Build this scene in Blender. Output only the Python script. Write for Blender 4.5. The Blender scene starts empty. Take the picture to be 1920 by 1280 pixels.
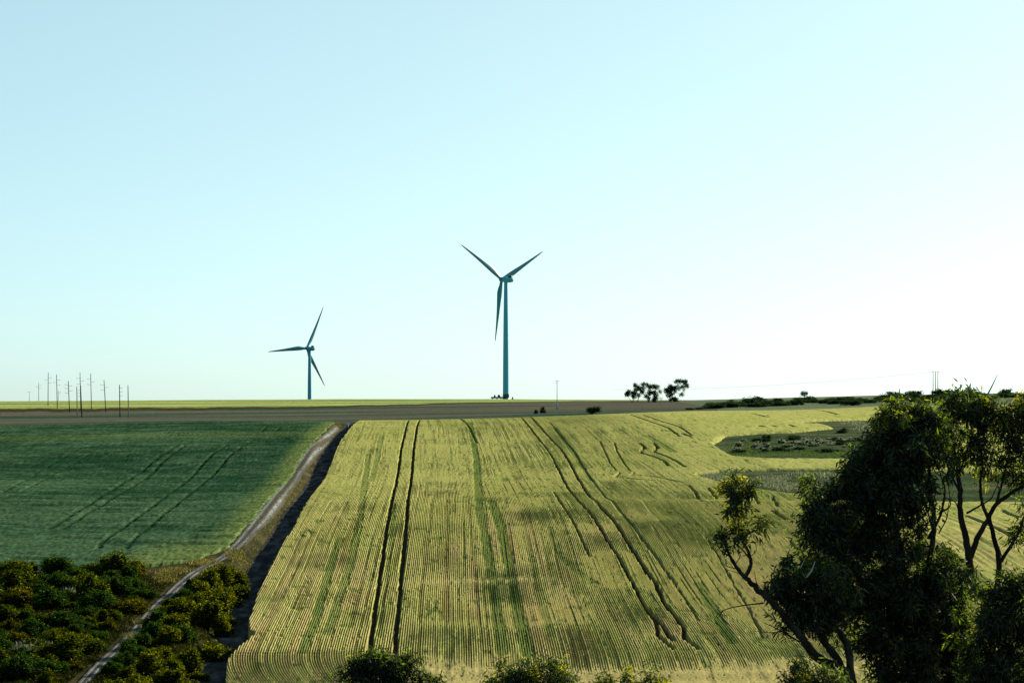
import bpy, math, random
import numpy as np
from mathutils import Vector

rng = np.random.default_rng(7)
random.seed(7)
sc = bpy.context.scene
C = sc.collection
R = math.radians

# ------------------------------------------------------------------ camera, sky, sun, exposure
F = 5333.0            # focal length in photo pixels (1920 wide)
HY = 745.0            # eye level in the photo
cam = bpy.data.cameras.new('camera'); cam_o = bpy.data.objects.new('camera', cam); C.objects.link(cam_o)
cam.sensor_width = 36; cam.lens = 36 * F / 1920; cam.shift_y = (HY - 640) / 1920
cam.clip_start = 0.5; cam.clip_end = 60000
cam_o.location = (0, 0, 0); cam_o.rotation_euler = (R(90), 0, 0)
sc.camera = cam_o

SUN_EL, SUN_AZ = 22.0, 45.0        # azimuth to the right of the view direction
world = bpy.data.worlds.new('World'); sc.world = world; world.use_nodes = True
wn = world.node_tree; bg = wn.nodes['Background']
sky = wn.nodes.new('ShaderNodeTexSky'); sky.sky_type = 'NISHITA'; sky.sun_disc = False
sky.sun_elevation = R(SUN_EL); sky.sun_rotation = R(SUN_AZ)
sky.air_density = 0.3; sky.dust_density = 1.2; sky.ozone_density = 10.0; sky.altitude = 50
tint = wn.nodes.new('ShaderNodeMix'); tint.data_type = 'RGBA'; tint.blend_type = 'MULTIPLY'
tint.inputs[0].default_value = 1.0; tint.inputs[7].default_value = (1.38, 1.45, 1.02, 1)   # white balance of the whole sky
soft_sky = wn.nodes.new('ShaderNodeGamma'); soft_sky.inputs[1].default_value = 0.5     # softer response, as in the pale graded sky
wn.links.new(sky.outputs[0], soft_sky.inputs[0]); wn.links.new(soft_sky.outputs[0], tint.inputs[6]); wn.links.new(tint.outputs[2], bg.inputs[0])
bg.inputs[1].default_value = 0.141

sun = bpy.data.lights.new('sun', 'SUN'); sun_o = bpy.data.objects.new('sun', sun); C.objects.link(sun_o)
sun.energy = 5.0; sun.angle = R(0.5); sun.color = (1.0, 0.89, 0.66)
sd = Vector((math.sin(R(SUN_AZ)) * math.cos(R(SUN_EL)), math.cos(R(SUN_AZ)) * math.cos(R(SUN_EL)), math.sin(R(SUN_EL))))
sun_o.rotation_euler = sd.to_track_quat('Z', 'Y').to_euler(); sun_o.location = (200, 200, 200)

vs = sc.view_settings
vs.view_transform = 'Standard'; vs.look = 'None'; vs.gamma = 1.0; vs.exposure = 1.5; vs.use_curve_mapping = False

# ------------------------------------------------------------------ small numpy tools
def sstep(a, b, x):
    t = np.clip((x - a) / (b - a), 0, 1); return t * t * (3 - 2 * t)

def vnoise(x, y, seed=0):
    xi = np.floor(x).astype(np.int64); yi = np.floor(y).astype(np.int64)
    fx = x - xi; fy = y - yi; fx = fx * fx * (3 - 2 * fx); fy = fy * fy * (3 - 2 * fy)
    def h(i, j):
        n = (i * 374761393 + j * 668265263 + seed * 1442695041) & 0xffffffff
        n = ((n ^ (n >> 13)) * 1274126177) & 0xffffffff
        return ((n ^ (n >> 16)) & 0xffff) / 65535.0
    return (h(xi, yi) * (1 - fx) + h(xi + 1, yi) * fx) * (1 - fy) + (h(xi, yi + 1) * (1 - fx) + h(xi + 1, yi + 1) * fx) * fy

def fbm(x, y, seed=0, oct=3):
    a = 0; w = 0.5; t = 0
    for i in range(oct):
        a = a + w * vnoise(x * 2 ** i, y * 2 ** i, seed + i); t += w; w *= 0.5
    return a / t

# ------------------------------------------------------------------ terrain
DL = [-400, 0, 30, 60, 120, 180, 240, 290, 326, 385, 457, 524, 627, 695, 800, 860, 1000, 1085, 1150, 1250, 1400, 1600, 1857, 2100, 2513, 3500, 6000, 40000]
near = [0, -1.7, -5, -8.5, -19, -27, -31.5, -31.3, -29, -26, -21, -18.6]
tail = [-6, -36, -85, -120, -160]
COLS = {
    0:    near + [-16.2, -12.6, -8.6, -8.2, -8.2, -7.9, -6.6, -4.5, -2.9, -2.1, -3.0] + [-8] + tail[1:],
    640:  near + [-16.0, -12.1, -7.7, -6.8, -6.6, -6.2, -5.5, -4.2, -2.6, -0.9, -1.0] + tail,
    960:  near + [-16.0, -12.0, -7.6, -5.8, -5.6, -5.0, -4.4, -3.5, -2.2, -1.1, -1.0] + tail,
    1300: near + [-15.2, -11.6, -6.6, -4.3, -4.3, -3.9, -3.4, -2.6, -1.6, -1.4, -2.5] + tail,
    1640: near + [-14.2, -10.8, -6.8, -5.2, -2.9, -2.2, -1.6, -0.6, 0.6, 1.2, 1.0] + tail,
    1920: near + [-14.0, -10.6, -6.8, -5.2, -2.6, -1.6, -0.6, 0.6, 1.8, 2.7, 2.8] + [-3] + tail[1:],
}
def pchip(xs, ys, xq):
    xs = np.array(xs, float); ys = np.array(ys, float); h = np.diff(xs); d = np.diff(ys) / h
    m = np.zeros(len(xs)); m[0] = d[0]; m[-1] = d[-1]
    for i in range(1, len(xs) - 1):
        if d[i - 1] * d[i] > 0:
            w1 = 2 * h[i] + h[i - 1]; w2 = h[i] + 2 * h[i - 1]; m[i] = (w1 + w2) / (w1 / d[i - 1] + w2 / d[i])
    k = np.clip(np.searchsorted(xs, xq) - 1, 0, len(xs) - 2); t = (xq - xs[k]) / h[k]
    return ((2*t**3 - 3*t**2 + 1) * ys[k] + (t**3 - 2*t**2 + t) * h[k] * m[k] + (-2*t**3 + 3*t**2) * ys[k+1] + (t**3 - t**2) * h[k] * m[k+1])
DQ = np.concatenate([np.arange(-400, 3500, 1.0), np.linspace(3500, 40000, 400)])
CP = sorted(COLS); TAB = np.array([pchip(DL, COLS[p], DQ) for p in CP])
def top(X, Y):
    """height of the visible land surface (crop tops on the fields)"""
    X = np.asarray(X, float); Y = np.asarray(Y, float)
    p = np.clip(960 + F * X / np.maximum(Y, 40), 0, 1919.9)
    vals = np.array([np.interp(Y, DQ, t) for t in TAB])
    k = np.clip(np.searchsorted(CP, p, side='right') - 1, 0, len(CP) - 2)
    cp = np.array(CP, float); t = (p - cp[k]) / (cp[k + 1] - cp[k])
    ar = np.indices(k.shape)
    z = vals[(k,) + tuple(ar)] * (1 - t) + vals[(k + 1,) + tuple(ar)] * t
    w = sstep(290, 340, Y) * (1 - sstep(900, 1100, Y))
    z = z + w * (np.sin(X * 0.045 + Y * 0.013 + 1.0) * 0.2 + np.sin(Y * 0.041 + X * 0.02) * 0.2)
    z = z + 0.65 * np.exp(-((Y - 508) / 13) ** 2) * sstep(9, 22, X)          # the hump in front of the hollows
    z = z - 0.4 * np.exp(-((Y - 533) / 11) ** 2) * sstep(12, 24, X)
    return z
def world_at(px, py, D): return np.array([(px - 960) / F * D, D, (HY - py) / F * D])
SCAN = np.arange(296, 2200, 0.5)
def ground_at(px, py):
    """first point of the land surface seen at a photo pixel"""
    X = (px - 960) / F * SCAN; z = top(X, SCAN); q = HY - F * z / SCAN
    i = int(np.argmax(q <= py)); 
    if q[i] > py: i = int(np.argmin(q))
    return X[i], SCAN[i]
def gline(pts): return np.array([ground_at(*p) for p in pts])

EDGE = gline([(674, 787), (668, 790), (640, 822), (597, 910), (550, 985), (507, 1058), (483, 1109), (466, 1160), (467, 1176), (479, 1183), (455, 1202), (430, 1224), (423, 1250), (424, 1279)])
EDGE = EDGE[np.argsort(EDGE[:, 1])]
def edge_x(Y): return np.interp(Y, EDGE[:, 1], EDGE[:, 0])
def carve(X, Y):
    d = X - edge_x(Y); w = sstep(285, 300, Y) * (1 - sstep(820, 850, Y))
    return -1.45 * w * sstep(-6.2, -4.0, d) * (1 - sstep(0.2, 1.2, d))
def ground_z(X, Y):
    near_off = sstep(200, 300, Y) * (1 - sstep(1050, 1150, Y))
    return top(X, Y) - 0.15 - 0.7 * near_off + carve(X, Y)
def gz(x, y): return float(ground_z(np.array([x]), np.array([y]))[0])

# ------------------------------------------------------------------ object helpers
def tag(o, label=None, cat=None, group=None, kind=None):
    if label: o['label'] = label
    if cat: o['category'] = cat
    if group: o['group'] = group
    if kind: o['kind'] = kind
    return o
def empty(name, loc, rz=0):
    o = bpy.data.objects.new(name, None); C.objects.link(o); o.location = loc; o.rotation_euler = (0, 0, rz); o.empty_display_size = 0.5
    return o
def make_mesh(name, V, Q, cols=None, smooth=False, T=None):
    V = np.asarray(V, np.float32); Q = np.asarray(Q, np.int32).reshape(-1, 4)
    T = np.zeros((0, 3), np.int32) if T is None else np.asarray(T, np.int32).reshape(-1, 3)
    me = bpy.data.meshes.new(name)
    me.vertices.add(len(V)); me.vertices.foreach_set('co', V.ravel())
    nl = Q.size + T.size
    me.loops.add(nl); me.loops.foreach_set('vertex_index', np.concatenate([Q.ravel(), T.ravel()]))
    me.polygons.add(len(Q) + len(T))
    me.polygons.foreach_set('loop_start', np.concatenate([np.arange(len(Q)) * 4, len(Q) * 4 + np.arange(len(T)) * 3]).astype(np.int32))
    me.update(calc_edges=True)
    if cols is not None:
        a = me.attributes.new('col', 'FLOAT_COLOR', 'POINT')
        c = np.ones((len(V), 4), np.float32); c[:, :3] = cols; a.data.foreach_set('color', c.ravel())
    if smooth: me.polygons.foreach_set('use_smooth', np.ones(len(me.polygons), bool))
    me.validate()
    return me
def obj(name, me, mat, parent=None, loc=None):
    o = bpy.data.objects.new(name, me); C.objects.link(o)
    mats = mat if isinstance(mat, (list, tuple)) else [mat]
    if not me.materials:
        for m in mats: me.materials.append(m)
    if parent is not None: o.parent = parent
    if loc is not None: o.location = loc
    return o
class MB:
    def __init__(s): s.v = []; s.q = []; s.t = []; s.n = 0
    def add(s, V, Q, T=()):
        s.v.append(np.asarray(V, float)); s.q += [tuple(i + s.n for i in f) for f in Q]; s.t += [tuple(i + s.n for i in f) for f in T]; s.n += len(V)
    def box(s, c, d, rz=0):
        x, y, z = [k / 2 for k in d]
        V = np.array([(-x,-y,-z),(x,-y,-z),(x,y,-z),(-x,y,-z),(-x,-y,z),(x,-y,z),(x,y,z),(-x,y,z)])
        ca, sa = math.cos(rz), math.sin(rz); V = V @ np.array([[ca, sa, 0], [-sa, ca, 0], [0, 0, 1]]) + np.array(c)
        s.add(V, [(0,3,2,1),(4,5,6,7),(0,1,5,4),(1,2,6,5),(2,3,7,6),(3,0,4,7)])
    def tube(s, P, r, n=7, cap=True):
        P = np.asarray(P, float); r = np.broadcast_to(np.asarray(r, float), (len(P),))
        tg = np.gradient(P, axis=0); tg /= np.linalg.norm(tg, axis=1)[:, None] + 1e-9
        up = np.array([0.31, 0.2, 0.93]) if abs(tg[0][2]) < 0.8 else np.array([0.95, 0.3, 0.05])
        V = []
        for p, t, rr in zip(P, tg, r):
            a = np.cross(t, up); a /= np.linalg.norm(a) + 1e-9; b = np.cross(t, a)
            for k in range(n): V.append(p + rr * (a * math.cos(2 * math.pi * k / n) + b * math.sin(2 * math.pi * k / n)))
        Q = [(i * n + k, i * n + (k + 1) % n, (i + 1) * n + (k + 1) % n, (i + 1) * n + k) for i in range(len(P) - 1) for k in range(n)]
        T = []
        if cap:
            V += [P[0], P[-1]]; m = len(P) * n
            T = [(m, (k + 1) % n, k) for k in range(n)] + [(m + 1, (len(P) - 1) * n + k, (len(P) - 1) * n + (k + 1) % n) for k in range(n)]
        s.add(V, Q, T)
    def mesh(s, name, smooth=False): return make_mesh(name, np.concatenate(s.v), s.q, None, smooth, s.t)
    def build(s, name, mat, parent=None, smooth=False, loc=None): return obj(name, s.mesh(name, smooth), mat, parent, loc)

# ------------------------------------------------------------------ materials
def new_mat(name):
    m = bpy.data.materials.new(name); m.use_nodes = True; n = m.node_tree.nodes; n.clear(); return m, n, m.node_tree.links
def coord_noise(n, l, scale, detail=4, stretch=(1, 1, 1)):
    tc = n.new('ShaderNodeTexCoord'); mp = n.new('ShaderNodeMapping'); mp.inputs['Scale'].default_value = stretch
    ns = n.new('ShaderNodeTexNoise'); ns.inputs['Scale'].default_value = scale; ns.inputs['Detail'].default_value = detail
    l.new(tc.outputs['Object'], mp.inputs[0]); l.new(mp.outputs[0], ns.inputs['Vector']); return ns
def ramp(n, l, src, stops):
    r = n.new('ShaderNodeValToRGB'); e = r.color_ramp.elements
    while len(e) < len(stops): e.new(0.5)
    for k, (p, c) in zip(e, stops): k.position = p; k.color = (*c, 1)
    l.new(src, r.inputs[0]); return r
def surf_mat(name, stops, scale=0.3, stretch=(1, 1, 1), rough=0.95, bump=0.0, bscale=2.0, detail=5, attr=False, fine=None):
    """ground and masonry: noise between colours, optional attribute colour"""
    m, n, l = new_mat(name)
    out = n.new('ShaderNodeOutputMaterial'); b = n.new('ShaderNodeBsdfPrincipled'); b.inputs['Roughness'].default_value = rough
    b.inputs['Specular IOR Level'].default_value = 0.3 if rough < 0.8 else 0.0
    ns = coord_noise(n, l, scale, detail, stretch); col = ramp(n, l, ns.outputs[0], stops).outputs[0]
    if attr:
        at = n.new('ShaderNodeAttribute'); at.attribute_name = 'col'
        mx = n.new('ShaderNodeMix'); mx.data_type = 'RGBA'; mx.blend_type = 'MULTIPLY'; mx.inputs[0].default_value = 1
        l.new(at.outputs[0], mx.inputs[6]); l.new(col, mx.inputs[7]); col = mx.outputs[2]
    if fine:
        n2 = coord_noise(n, l, fine, 3); r2 = ramp(n, l, n2.outputs[0], [(0.3, (0.62,) * 3), (0.7, (1.3,) * 3)])
        mx = n.new('ShaderNodeMix'); mx.data_type = 'RGBA'; mx.blend_type = 'MULTIPLY'; mx.inputs[0].default_value = 1
        l.new(col, mx.inputs[6]); l.new(r2.outputs[0], mx.inputs[7]); col = mx.outputs[2]
    l.new(col, b.inputs['Base Color'])
    if bump:
        nb = coord_noise(n, l, bscale, 4); bp = n.new('ShaderNodeBump'); bp.inputs['Strength'].default_value = 1; bp.inputs['Distance'].default_value = bump
        l.new(nb.outputs[0], bp.inputs['Height']); l.new(bp.outputs[0], b.inputs['Normal'])
    l.new(b.outputs[0], out.inputs[0]); return m
def leaf_mat(name, stops, trans=(0.25, 0.3, 0.03), tf=0.35, attr=False, rough=0.6, gloss=0.06):
    """leaves: colour varies leaf by leaf, light passes through"""
    m, n, l = new_mat(name)
    out = n.new('ShaderNodeOutputMaterial'); d = n.new('ShaderNodeBsdfDiffuse'); t = n.new('ShaderNodeBsdfTranslucent'); g = n.new('ShaderNodeBsdfGlossy'); g.inputs['Roughness'].default_value = rough
    g.inputs['Color'].default_value = (0.8, 0.8, 0.8, 1)
    if attr:
        at = n.new('ShaderNodeAttribute'); at.attribute_name = 'col'
        ns = coord_noise(n, l, 3.0, 3); r2 = ramp(n, l, ns.outputs[0], [(0.3, (0.75,) * 3), (0.7, (1.25,) * 3)])
        mx = n.new('ShaderNodeMix'); mx.data_type = 'RGBA'; mx.blend_type = 'MULTIPLY'; mx.inputs[0].default_value = 1
        l.new(at.outputs[0], mx.inputs[6]); l.new(r2.outputs[0], mx.inputs[7]); col = mx.outputs[2]
        l.new(col, d.inputs[0])
    else:
        ge = n.new('ShaderNodeNewGeometry'); col = ramp(n, l, ge.outputs['Random Per Island'], stops).outputs[0]
        l.new(col, d.inputs[0])
    tm = n.new('ShaderNodeMix'); tm.data_type = 'RGBA'; tm.blend_type = 'MULTIPLY'; tm.inputs[0].default_value = 1
    l.new(col, tm.inputs[6]); tm.inputs[7].default_value = (*trans, 1); l.new(tm.outputs[2], t.inputs[0])
    m1 = n.new('ShaderNodeMixShader'); m1.inputs[0].default_value = tf; l.new(d.outputs[0], m1.inputs[1]); l.new(t.outputs[0], m1.inputs[2])
    m2 = n.new('ShaderNodeMixShader'); m2.inputs[0].default_value = gloss; l.new(m1.outputs[0], m2.inputs[1]); l.new(g.outputs[0], m2.inputs[2])
    l.new(m2.outputs[0], out.inputs[0]); return m

M = {}
M['ground'] = surf_mat('earth_and_dry_grass', [(0.3, (0.014, 0.016, 0.008)), (0.5, (0.03, 0.029, 0.014)), (0.7, (0.055, 0.046, 0.024))], 0.35, bump=0.15, fine=3)
M['wheat'] = leaf_mat('wheat_crop', None, (1.5, 1.5, 0.9), 0.32, attr=True, gloss=0.0)
M['green'] = leaf_mat('green_crop', None, (1.4, 1.6, 0.7), 0.22, attr=True, gloss=0.0)
M['brown'] = surf_mat('bare_brown_field', [(0.36, (0.018, 0.048, 0.034)), (0.44, (0.05, 0.058, 0.044)), (0.52, (0.076, 0.07, 0.055)), (0.6, (0.056, 0.058, 0.046)), (0.68, (0.026, 0.056, 0.04))], 0.016, (0.25, 1, 1), bump=0.2, fine=0.6)
M['farwheat'] = surf_mat('far_wheat', [(0.34, (0.07, 0.11, 0.05)), (0.44, (0.15, 0.185, 0.075)), (0.56, (0.22, 0.23, 0.095)), (0.68, (0.32, 0.28, 0.13))], 0.022, (0.16, 1, 1), bump=0.2, fine=0.5, attr=True)
M['hillgrass'] = surf_mat('dull_hill_grass', [(0.3, (0.05, 0.075, 0.05)), (0.5, (0.085, 0.11, 0.07)), (0.75, (0.16, 0.16, 0.075))], 0.025, (0.15, 1, 1), fine=0.5)
M['track'] = surf_mat('pale_track', [(0.3, (0.75,) * 3), (0.7, (1.2,) * 3)], 0.9, (1, 0.35, 1), attr=True, bump=0.1, fine=4)
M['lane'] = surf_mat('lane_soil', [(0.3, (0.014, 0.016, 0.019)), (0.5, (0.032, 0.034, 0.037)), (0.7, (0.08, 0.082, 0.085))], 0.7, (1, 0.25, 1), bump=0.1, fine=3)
M['clearing'] = surf_mat('clearing_ground', [(0.3, (0.02, 0.036, 0.018)), (0.5, (0.04, 0.058, 0.028)), (0.72, (0.09, 0.085, 0.055))], 0.12, (0.4, 1, 1), bump=0.3, fine=1.2)
M['turbine'] = surf_mat('turbine_paint', [(0.3, (0.045, 0.30, 0.42)), (0.7, (0.05, 0.315, 0.44))], 0.2, rough=0.45)
M['blade'] = surf_mat('blade_paint', [(0.3, (0.045, 0.20, 0.26)), (0.7, (0.05, 0.215, 0.275))], 0.2, rough=0.5)
M['dark'] = surf_mat('dark_metal', [(0.3, (0.012, 0.018, 0.022)), (0.7, (0.03, 0.035, 0.04))], 1.0, rough=0.6)
M['machine'] = surf_mat('dark_machine_paint', [(0.3, (0.015, 0.05, 0.055)), (0.7, (0.03, 0.07, 0.075))], 0.8, rough=0.5)
M['wood'] = surf_mat('weathered_pole_wood', [(0.3, (0.025, 0.03, 0.032)), (0.7, (0.07, 0.072, 0.07))], 1.5, (1, 1, 0.2), rough=0.9)
M['woodgrey'] = surf_mat('silvered_pole_wood', [(0.3, (0.16, 0.19, 0.19)), (0.7, (0.26, 0.28, 0.27))], 1.5, (1, 1, 0.2), rough=0.9)
M['sleeve'] = surf_mat('blue_pole_sleeve', [(0.3, (0.06, 0.22, 0.28)), (0.7, (0.09, 0.28, 0.34))], 2)
M['white'] = surf_mat('white_marker', [(0.3, (0.6, 0.62, 0.62)), (0.7, (0.75,) * 3)], 2)
M['wire'] = surf_mat('wire', [(0.3, (0.25, 0.28, 0.28)), (0.7, (0.3, 0.33, 0.33))], 2, rough=0.5)
M['bark'] = surf_mat('dark_bark', [(0.3, (0.012, 0.011, 0.009)), (0.55, (0.028, 0.024, 0.018)), (0.75, (0.07, 0.06, 0.045))], 4, (1, 1, 0.3), bump=0.02, bscale=14)
M['deadwood'] = surf_mat('bleached_twig', [(0.3, (0.35, 0.3, 0.22)), (0.7, (0.5, 0.44, 0.34))], 6)
M['gum'] = leaf_mat('gum_leaf', [(0.0, (0.0025, 0.0045, 0.002)), (0.7, (0.008, 0.014, 0.004)), (1.0, (0.04, 0.06, 0.008))], (6.5, 6.5, 0.7), 0.36, gloss=0.03)
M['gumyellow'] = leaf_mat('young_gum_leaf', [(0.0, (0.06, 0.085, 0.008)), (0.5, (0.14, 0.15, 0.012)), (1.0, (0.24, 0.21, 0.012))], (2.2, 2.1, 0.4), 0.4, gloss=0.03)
M['bush'] = leaf_mat('bush_leaf', [(0.0, (0.004, 0.008, 0.003)), (0.6, (0.012, 0.022, 0.006)), (1.0, (0.045, 0.065, 0.012))], (4.5, 4.5, 0.6), 0.34, gloss=0.03)
M['shrub_a'] = leaf_mat('scrub_leaf_olive', [(0.0, (0.006, 0.011, 0.002)), (0.65, (0.020, 0.029, 0.004)), (1.0, (0.075, 0.085, 0.008))], (3.0, 3.0, 0.4), 0.35, gloss=0.0)
M['shrub_b'] = leaf_mat('scrub_leaf_green', [(0.0, (0.003, 0.009, 0.003)), (0.65, (0.010, 0.024, 0.007)), (1.0, (0.032, 0.06, 0.011))], (3.0, 3.2, 0.6), 0.33, gloss=0.0)
M['shrub_c'] = leaf_mat('scrub_leaf_rust', [(0.0, (0.006, 0.010, 0.002)), (0.65, (0.022, 0.026, 0.004)), (1.0, (0.095, 0.085, 0.008))], (3.0, 2.7, 0.4), 0.38, gloss=0.0)
M['shrub_h'] = leaf_mat('hedge_leaf_sunlit', [(0.0, (0.008, 0.014, 0.002)), (0.6, (0.026, 0.036, 0.005)), (1.0, (0.10, 0.105, 0.009))], (3.0, 2.8, 0.4), 0.35, gloss=0.0)  # olive scrub leaf brightened and yellowed; the sunlit look is in the colour
M['shrub_d'] = leaf_mat('far_scrub_leaf', [(0.0, (0.008, 0.018, 0.012)), (0.6, (0.018, 0.035, 0.022)), (1.0, (0.035, 0.06, 0.03))], (1.8, 1.8, 0.8), 0.25, gloss=0.0)
M['shrub_p'] = leaf_mat('pale_saltbush_leaf', [(0.0, (0.14, 0.17, 0.14)), (0.6, (0.24, 0.27, 0.22)), (1.0, (0.38, 0.39, 0.32))], (1.2, 1.2, 0.9), 0.25, gloss=0.0)
M['drygrass'] = leaf_mat('dry_grass_blade', [(0.0, (0.03, 0.042, 0.012)), (0.7, (0.085, 0.082, 0.03)), (1.0, (0.30, 0.26, 0.12))], (1.3, 1.25, 0.8), 0.4, gloss=0.0)
M['palegrass'] = leaf_mat('pale_grass_blade', [(0.0, (0.03, 0.045, 0.035)), (0.6, (0.075, 0.09, 0.07)), (1.0, (0.26, 0.28, 0.21))], (1.2, 1.2, 0.9), 0.4, gloss=0.0)
M['undergreen'] = leaf_mat('hollow_grass_blade', [(0.0, (0.012, 0.03, 0.012)), (0.7, (0.03, 0.06, 0.024)), (1.0, (0.10, 0.12, 0.05))], (1.6, 1.8, 0.7), 0.35, gloss=0.0)
M['undergrowth'] = leaf_mat('undergrowth_leaf', [(0.0, (0.003, 0.005, 0.002)), (0.8, (0.010, 0.013, 0.005)), (1.0, (0.04, 0.038, 0.012))], (2.0, 2.0, 0.5), 0.3, gloss=0.0)

# ------------------------------------------------------------------ ground to the horizon
def grid_faces(ny, nx):
    i = np.arange((ny - 1) * nx).reshape(ny - 1, nx)[:, :-1]
    return np.stack([i, i + 1, i + nx + 1, i + nx], -1).reshape(-1, 4)
def axis(*segs):
    return np.unique(np.concatenate([np.arange(a, b, s) for a, b, s in segs] + [np.array([segs[-1][1]])]))
gx = axis((-20000, -2000, 2000), (-2000, -400, 100), (-400, -120, 12), (-120, -85, 5), (-85, -15, 0.8), (-15, 160, 5), (160, 400, 12), (400, 2000, 100), (2000, 20000, 2000))
gy = axis((-400, 0, 20), (0, 280, 6), (280, 860, 3.5), (860, 1300, 12), (1300, 2200, 20), (2200, 4000, 100), (4000, 40000, 2000))
GX, GY = np.meshgrid(gx, gy)
gm = make_mesh('ground', np.stack([GX, GY, ground_z(GX, GY)], -1).reshape(-1, 3), grid_faces(len(gy), len(gx)), smooth=True)
tag(obj('ground', gm, M['ground']), kind='structure')

def top_far(px): return np.interp(px, [0, 640, 960, 1300, 1500, 1640, 1920, 2300], [868, 866, 862, 905, 960, 1000, 1010, 1010])
def brown_far(px): return 8 * np.sin(px * 0.031) + 6 * np.sin(px * 0.093 + 1) + 3 * np.sin(px * 0.37) + np.interp(px, [-100, 0, 480, 640, 960, 1200, 1420], [1160, 1168, 1205, 1240, 1370, 1440, 1440])
def strip_sheet(name, p0, p1, D0, D1, nx, nd, zoff, mat, cols=None, kind='structure'):
    p = np.linspace(p0, p1, nx); t = np.linspace(0, 1, nd)[:, None]
    D = D0(p)[None] * (1 - t) + D1(p)[None] * t; X = (p[None] - 960) / F * D
    Z = top(X, D) + zoff + 0.06 * (vnoise(X * 0.3, D * 0.1, 3) - 0.5)
    Z = Z - 0.8 * (1 - sstep(0, 0.10, t + 0 * D))          # the near margin dips behind the standing crop
    c = cols(X, D, p[None] + 0 * D).reshape(-1, 3) if cols else None
    o = obj(name, make_mesh(name, np.stack([X, D, Z], -1).reshape(-1, 3), grid_faces(nd, nx), c, True), mat)
    return tag(o, kind=kind)
strip_sheet('bare_field', -160, 1345, lambda p: top_far(p) - 2, lambda p: brown_far(p) + 2, 200, 60, -0.06, M['brown'])
def fw_cols(X, D, p):
    t = fbm(X * 0.012, D * 0.03, 5)[..., None]; s = sstep(1165, 1300, D)[..., None]
    return np.array([1.15, 1.0, 0.85]) * (1 - s) + np.array([0.85, 0.98, 0.8]) * s + (t - 0.5) * 1.1
strip_sheet('far_wheat_field', -160, 1262, brown_far, lambda p: 0 * p + 1980, 160, 90, -0.02, M['farwheat'], fw_cols)
strip_sheet('hill_pasture', 1250, 2400, lambda p: np.interp(p, [1250, 1285, 1345, 1500, 1640, 2400], [1430, 1200, 912, 950, 990, 1005]), lambda p: 0 * p + 2050, 120, 90, -0.04, M['hillgrass'])

# ------------------------------------------------------------------ wheat crop with its rows, tramlines and hollows
def inside(poly, X, Y):
    r = np.zeros(X.shape, bool); n = len(poly)
    for i in range(n):
        x1, y1 = poly[i]; x2, y2 = poly[(i + 1) % n]
        c = ((y1 > Y) != (y2 > Y)) & (X < (x2 - x1) * (Y - y1) / (y2 - y1 + 1e-12) + x1); r ^= c
    return r
HOLE1 = gline([(1337, 830), (1362, 814), (1420, 809), (1500, 806), (1565, 799), (1545, 792), (1480, 789), (1560, 785), (1640, 783), (1760, 783), (1790, 862), (1600, 857), (1450, 856), (1370, 851)])
HOLE2 = gline([(1303, 887), (1350, 880), (1450, 878), (1560, 878), (1800, 884), (1990, 890), (2010, 940), (1760, 937), (1560, 925), (1480, 921), (1400, 911), (1340, 898)])
def seg_dist(X, Y, a, b, ys):
    dx, dy = b[0] - a[0], (b[1] - a[1]) * ys
    t = np.clip(((X - a[0]) * dx + (Y - a[1]) * ys * dy) / (dx * dx + dy * dy + 1e-9), 0, 1)
    return np.hypot(X - a[0] - t * dx, (Y - a[1]) * ys - t * dy)
def line_field(X, Y, yrows, lines, reach=4.0):
    """0..1 strength of the nearest track; lines = (pixel polyline, half width m, strength)"""
    out = np.zeros(X.shape)
    for pts, hw, st in lines:
        g = gline(pts)
        for a, b in zip(g[:-1], g[1:]):
            lo, hi = min(a[1], b[1]) - reach, max(a[1], b[1]) + reach
            i0, i1 = np.searchsorted(yrows, [lo, hi])
            if i1 <= i0: continue
            xs = X[i0:i1]; m = (xs > min(a[0], b[0]) - reach) & (xs < max(a[0], b[0]) + reach)
            if not m.any(): continue
            ys_ = 1.0 if abs(b[1] - a[1]) > 3 * abs(b[0] - a[0]) else 0.5
            xx = xs[m]; yy = Y[i0:i1][m]
            wob = hw * (0.8 + 0.5 * vnoise(yy * 0.35, xx * 0.2, 9)); xx = xx + 0.18 * (vnoise(yy * 0.22, yy * 0.01, 4) - 0.5)
            d = seg_dist(xx, yy, a, b, ys_)
            v = st * (1 - sstep(wob * 0.75, wob * 1.3, d))
            sub = out[i0:i1]; sub[m] = np.maximum(sub[m], v)
    return out
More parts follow.
